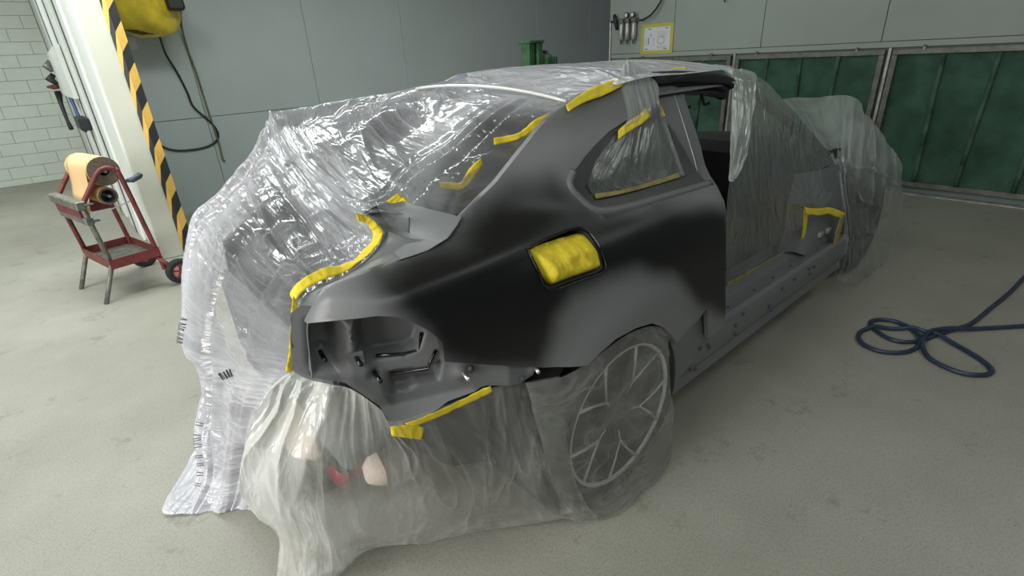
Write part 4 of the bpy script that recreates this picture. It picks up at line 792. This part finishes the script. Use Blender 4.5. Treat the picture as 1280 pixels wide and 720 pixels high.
b = MB(); b.box((.33, 1.14, .46), (.38, 2.16, .80), bev=.02); b.build('rear_panel', M['primer'], car)
MB().prism([(.60, 1.2, 1.075), (.62, 2.0, 1.05), (.72, 2.0, 1.06), (.70, 1.2, 1.085)], (0, 0, .012)).build('rear_shelf', M['primer'], car)
b = MB(); b.box((.33, 1.20, .40), (.39, 2.1, .50), bev=.02); b.build('bumper_beam', M['paint'], car)
MB().prism([(.20, 2.16, .30), (.255, 2.16, .31), (.29, 2.18, .05), (.235, 2.18, .05)], (.02, .10, 0)).build('bumper_bracket', M['dark'], car)
b = MB(); b.lathe((.80, 1.15, .30), (0, 1, 0), [(0, 0), (.0, .10), (.03, .13), (.72, .13), (.75, .10), (.75, 0)], 24); b.build('silencer', M['grime'], car, True)
b = MB(); b.tube([(.48, 1.46, .21), (.42, 1.45, .215), (.38, 1.44, .22)], .042, 14); b.build('tail_pipe', M['red_lens'], car, True)
b = MB(); b.lathe((.40, 1.52, .20), (-.2, 1, 0), [(0, 0), (0, .10), (.03, .12), (.36, .12), (.38, .1), (.38, 0)], 20); b.build('resonator', M['grime'], car, True)
b = MB(); b.box((.26, 1.36, .34), (.40, 1.56, .54), bev=.06); b.box((.45, 1.30, .15), (.55, 1.42, .31), bev=.05); b.build('bumper_foam', M['foam'], car, True)
MB().tube(cr_interp(np.array([(.70, 2.25, 1.02), (.71, 2.255, 1.12), (.72, 2.26, 1.22), (.735, 2.265, 1.31)]), 14), .014, 8).build('boot_hinge', M['tub'], car, True)
MB().prism([(.62, 1.06, .36), (.84, 1.0, .30), (.84, .98, .66), (.60, 1.02, .70), (.56, 1.05, .62)], (0, .35, 0)).build('inner_wing', M['dark'], car)
# wheel housing of the right rear wheel
b = MB(); b.lathe((1.2, .90, .33), (0, 1, 0), [(0, .40), (.28, .40), (.28, 0)], 40); hb = b.build('wheel_housing', M['dark'], car, True)
# wheels
def wheel(cx, y, sgn, detail, name='wheel'):
    c = (cx, y, .335); ax = (0, sgn, 0)     # sgn -1: outer face looks to -y
    R = .335
    w = MB().lathe(c, ax, [(-.20, .24), (-.205, .29), (-.195, .322), (-.17, R), (-.02, R), (.008, .322), (.016, .295), (.004, .262)], 64).build('wheel', M['rubber'], car, True)
    if detail:
        tb_ = MB()
        for q in range(60):
            a = 2*PI*q/60
            for h0, h1, s in ((-.19, -.11, .05), (-.10, -.02, -.05)):
                p0 = Vector((c[0]+(R+.001)*math.cos(a), y+sgn*h0, c[2]+(R+.001)*math.sin(a))); p1 = Vector((c[0]+(R+.001)*math.cos(a+s), y+sgn*h1, c[2]+(R+.001)*math.sin(a+s)))
                tb_.tube([p0, p1], .0045, 4)
        o = tb_.build('tread_block', M['rubber'], w); o['kind'] = 'stuff'
    MB().lathe(c, ax, [(-.2, .25), (-.03, .245), (.0, .262), (.004, .262)], 64).build('rim', M['wheel'], w, True)
    MB().lathe(c, ax, [(-.002, .258), (.007, .262), (.007, .272), (-.002, .277)], 64).build('rim_edge', M['machined'] if detail else M['wheel'], w, True)
    MB().lathe(c, ax, [(-.02, .0), (-.02, .0), (-.012, .03), (-.02, .06), (-.05, .075), (-.12, .08)], 32).build('hub', M['wheel'], w, True)
    MB().lathe(c, ax, [(-.14, .0), (-.14, .17), (-.16, .17), (-.16, 0)], 40).build('brake_disc', M['grime'], w, True)
    for k in range(5):
        a0 = math.radians(-14+72*k)
        def P(r, a, h): return (c[0]+r*math.cos(a)*(-sgn), y+sgn*h, c[2]+r*math.sin(a))
        b = MB(); f0 = .12
        b.tube([P(.05, a0, -.03), P(f0, a0, -.022)], .017, 6)
        e = MB()
        for s in (-.32, .32):
            b.tube([P(f0-.01, a0, -.022), P(.19, a0+s*.62, -.014), P(.262, a0+s, -.008)], [.016, .013, .014], 6)
            e.tube([P(f0, a0, -.006), P(.19, a0+s*.62, .000), P(.262, a0+s, .002)], [.0045, .0045, .0075], 5)
        e.tube([P(.075, a0, -.012), P(f0, a0, -.006)], .003, 5)
        sp = b.build('spoke', M['wheel'], w, True)
        e.build('machined_edge', M['machined'] if detail else M['wheel'], w, True)
    return w
wheel(1.2, .87, -1, True); wheel(3.96, .96, -1, False); wheel(1.2, 2*YC-.87, 1, False); wheel(3.96, 2*YC-.89, 1, False)

# ---------------------------------------------------------------- masking film
def film(name, G, nu, nv, m, label, waves, pin=(1, 1, 1, 1), seed=1, crumple=.004, post=None, layers=None, extra=None):
    """G: control net. waves: (freq along rows, freq along columns, amplitude, skew) fold families"""
    F = fine(G, nu, nv); N = gnormals(F)
    U, V = np.meshgrid(np.linspace(0, 1, nu), np.linspace(0, 1, nv), indexing='ij')
    d = np.zeros_like(U)
    for k, (fu, fv, a, sk) in enumerate(waves):
        aa = a(U, V) if callable(a) else a
        q = sk*np.sin(3*U+2*V)
        Uw = U+.07*(vn(U*6, V*5, seed+31+k)-.5); Vw = V+.12*(vn(U*5+9, V*6, seed+71+k)-.5)
        r = ridge(Uw*fu+q+.5*vn(U*5, V*5, seed+31+k)+.37*Vw*fv, Vw*fv+q-.23*Uw*fv, seed+k)
        d += aa*(r**1.6-.4)
    if extra is not None: d += extra(U, V)
    if crumple:
        for k, sc in enumerate((9, 19, 38)):
            X = F*sc; d += crumple/(1.5**k)*(ridge(X[..., 0]+X[..., 2]*.7+.8*vn(X[..., 1], X[..., 2], seed+60), X[..., 1]+X[..., 2]*.6, seed+50+k)-.5)*2
    mk = np.ones_like(U); e = .04
    if pin[0]: mk *= np.clip(U/e, 0, 1)
    if pin[1]: mk *= np.clip((1-U)/e, 0, 1)
    if pin[2]: mk *= np.clip(V/e, 0, 1)
    if pin[3]: mk *= np.clip((1-V)/e, 0, 1)
    s = -1 if (N[..., 1].mean() > 0) else 1
    F = F+N*(d*mk*s)[..., None]
    if post is not None: F = post(F, U, V)
    F[..., 2] = np.maximum(F[..., 2], .004)
    o = MB().grid(F).build(name, m, None, True)
    lay = np.ones_like(U) if layers is None else np.broadcast_to(layers(U, V), U.shape)      # how many thicknesses of film lie there
    o.data.attributes.new('layers', 'FLOAT', 'POINT').data.foreach_set('value', lay.astype(np.float32).ravel())
    o['grid_shape'] = [nu, nv]
    return tag(o, label, 'masking film')
lo_ = lambda a, u0, u1: (lambda U, V: a*np.clip((U-u0)/.06, 0, 1)*np.clip((u1-U)/.06, 0, 1))
def bl(x, a, b): return np.clip((x-a)/(b-a), 0, 1)
def lay_roof(U, V):
    r = U*19; c = V*7; r = np.where(r > 7, r-1+np.clip(8-r, 0, 1), r)
    w = 1.0+.9*(1-bl(r, 2.4, 3.2))                                        # doubled over the roof
    w = w-.75*bl(r, 2.6, 3.2)*(1-bl(r, 5.8, 6.5))*(1-bl(c, .8, 1.6))       # single and tight over the glass
    w = w-.55*bl(r, 6.5, 8)*(1-bl(r, 11.5, 13))*(1-bl(c, 2.6, 3.6))
    w = w+.9*bl(r, 7, 10)*bl(c, 3.2, 4.6)+.25*bl(r, 12.5, 14)+1.4*bl(r, 16.6, 17.6)
    return w
rf = film('roof_film', D['S1'], 300, 170, M['film'], 'clear crinkled film over the roof, rear window and open boot down to the left',
     [(34, 1.0, lo_(.011, .12, .48), .3), (70, 1.6, lo_(.004, .14, .6), .3), (3, 14, lo_(.034, .42, 1.05), 1.2), (6, 22, lo_(.006, .36, 1.05), .8), (13, 8, lo_(.014, .6, 1.05), .6)], (1, 0, 1, 0), 3, .0012, layers=lay_roof,
     extra=lambda U, V: sum(a*np.exp(-((V-v0-.012*np.sin(U*60))/w)**2)*bl(U*19, 2.6, 3.2)*(1-bl(U*19, 6.0, 6.6)) for v0, a, w in ((.130, .022, .007), (.150, -.012, .006), (.172, .016, .007), (.200, .008, .006)))
     +sum(a*np.exp(-((U*19-u0-.25*np.sin(V*6))/w)**2)*bl(V, .12, .3)*(1-bl(V, .46, .62)) for u0, a, w in ((4.6, .008, .08), (5.3, .010, .10), (7.4, .012, .12), (8.6, .024, .16), (9.5, .022, .14))))
def film_print(o, spots):
    nu, nv = o['grid_shape']; n = nu*nv; co = np.empty(n*3); o.data.vertices.foreach_get('co', co); F = co.reshape(nu, nv, 3)+np.array(o['base'])
    b = MB(); rg = random.Random(5)
    for (u, v, du, dv, cnt) in spots:
        for k in range(cnt):          # one mark per letter, each two or three strokes
            uu, vv = u+du*k, v+dv*k
            p = F[int(uu*(nu-1)), int(vv*(nv-1))]
            e = F[min(nu-1, int((uu+du*.7)*(nu-1))), int(np.clip((vv+dv*.7), 0, 1)*(nv-1))]-p
            e = e/(np.linalg.norm(e)+1e-6); w = np.cross(e, np.array([-.45, -.85, .3])); w /= np.linalg.norm(w)
            q = p+np.array([-.006, -.010, .004])
            for s in range(rg.choice((2, 3))):
                a = q+e*.016*s/2.0-w*.014; c = q+e*.016*(s+rg.choice((-.6, 0, .6)))/2.0+w*.014
                b.tube([a, c], .0018, 4)
    pr = b.build('print', M['print'], o); pr['kind'] = 'stuff'
film_print(rf, [(.735, .63, -.007, -.018, 6), (.80, .40, -.006, -.022, 4), (.885, .56, .012, .004, 7)])
film('rear_film', D['S2'][:10], 260, 190, M['film_milky'], 'milky film hanging from below the lamp recess to the floor around the rear bumper',
     [(11, 1.2, lambda U, V: .018*np.clip(1.1-U, .25, 1), 1.4), (30, 1.3, lambda U, V: .008*np.clip(1.2-U, .3, 1)*np.clip(1.3-1.6*V, .2, 1), .8), (4, 5, lambda U, V: .030*np.clip(V*1.2-.1, 0, 1), 1.2), (14, 9, lambda U, V: .010*np.clip(V*1.4-.7, 0, 1), .8)], (0, 0, 1, 0), 9, .0016,
     layers=lambda U, V: 1.65-1.15*bl(U, .20, .60)+.6*bl(V, .66, .92)*bl(U, .2, .5)-1.1*np.exp(-((U-.25)/.12)**2-((V-.42)/.22)**2))
film('wheel_film', [[(np.array(p)+np.array([0, -.006, 0])).tolist() for p in r] for r in D['S2'][8:]], 160, 150, M['film_wheel'], 'thin grey film stretched over the rear wheel with the spokes showing through',
     [(3, 9, .006, .8), (7, 4, lambda U, V: .012*V, .6)], (0, 0, 1, 0), 12, .0015)
film('side_window_film', D['S3'], 110, 80, M['film_thin'], 'thin film taped over the rear side window and up to the roof edge',
     [(2, 9, .005, .6), (5, 6, .003, .5)], (0, 1, 1, 1), 15, .0006, layers=lambda U, V: 1+1.6*(1-bl(U, .25, .45)))
film('door_film', D['S4'], 110, 140, M['film_dark'], 'thin dark film closing the doorless front opening down to the sill',
     [(1.5, 9, .005, 2.0), (2, 20, lambda U, V: .009*bl(U, .55, 1), 1.0)], (1, 1, 1, 1), 21, .0006)
film('film_flap', D['S5'], 100, 60, M['film_flap'], 'folded film strip hanging from the roof edge into the door opening',
     [(2.0, 7, .010, .5), (6, 4, .005, .5)], (0, 0, 0, 0), 27, .001)
film('bonnet_film', D['S6'], 150, 150, M['film_thin'], 'thin film draped over the bonnet and front wheel to the floor',
     [(1.6, 12, .016, 1.0), (7, 5, .010, .8)], (0, 0, 0, 0), 33, .002, layers=lambda U, V: 1+1.0*(1-bl(U, .25, .5))-.35*bl(U, .3, .6),
     extra=lambda U, V: sum(a*np.exp(-((V-v0-.03*np.sin(U*5+v0*9))/w)**2)*bl(U, 0, .1)*(1-.6*U) for v0, a, w in ((.34, .016, .010), (.40, .024, .009), (.45, .014, .008), (.53, .018, .012), (.63, .022, .010), (.74, .016, .012), (.86, .02, .012)))
     +sum(a*np.exp(-((U-u0-.05*np.sin(V*7))/w)**2)*bl(V, .4, .6) for u0, a, w in ((.35, .014, .012), (.55, .018, .014), (.72, .014, .012))))
# ---------------------------------------------------------------- tape strips
def strip(key, label, m=None, th=.0006):
    E = np.array(D['tapes'][key]); n = max(12, len(E)*6)
    a = cr_interp(E[:, 0], n); b_ = cr_interp(E[:, 1], n)
    G = np.stack([a+(b_-a)*t for t in np.linspace(0, 1, 5)], 1)
    N = gnormals(G); 
    if N[..., 1].mean() > 0: N = -N
    U, V = np.meshgrid(np.linspace(0, n/6, n), np.linspace(0, 1, 5), indexing='ij')
    G = G+N*(.004+.004*(ridge(U*2.2, V*1.5, 3)-.4))[..., None]
    o = solid(MB().grid(G).build('tape_strip', m or M['tape'], None, True), th, 0)
    tag(o, label, 'masking tape')
strip('window_top', 'yellow tape strip wavering across the upper right corner of the rear window')
strip('roof_edge', 'wide yellow tape strip along the roof edge above the rear pillar')
strip('roof_front', 'thin yellow tape strip along the roof edge above the door opening')
strip('window_mid', 'loose curled yellow tape strip in the middle of the rear window')
strip('trunk_corner', 'short yellow tape piece at the front corner of the boot opening')
strip('gutter', 'long curving yellow tape strip following the boot gutter')
strip('gutter_down', 'narrow yellow tape strip down the left edge of the lamp recess')
strip('lower', 'dulled yellow tape strip sloping below the lamp recess', M['tape'])
strip('lower_flap', 'bright yellow tape end under the lamp recess corner')
strip('qwin', 'yellow tape strip across the top of the rear side window')
strip('qwin_bottom', 'overspray dulled tape along the bottom of the rear side window', M['tape_old'])
strip('bpillar', 'small yellow tape bit at the top of the door pillar')
strip('hinge_top', 'yellow tape strip across the top of the front hinge pillar')
strip('hinge_left', 'thin yellow tape strip down the left edge of the hinge pillar')
strip('hinge_right', 'overspray dulled tape down the right edge of the hinge pillar', M['tape_old'])
strip('sill', 'overspray dulled tape along the inner edge of the door sill', M['tape_old'])
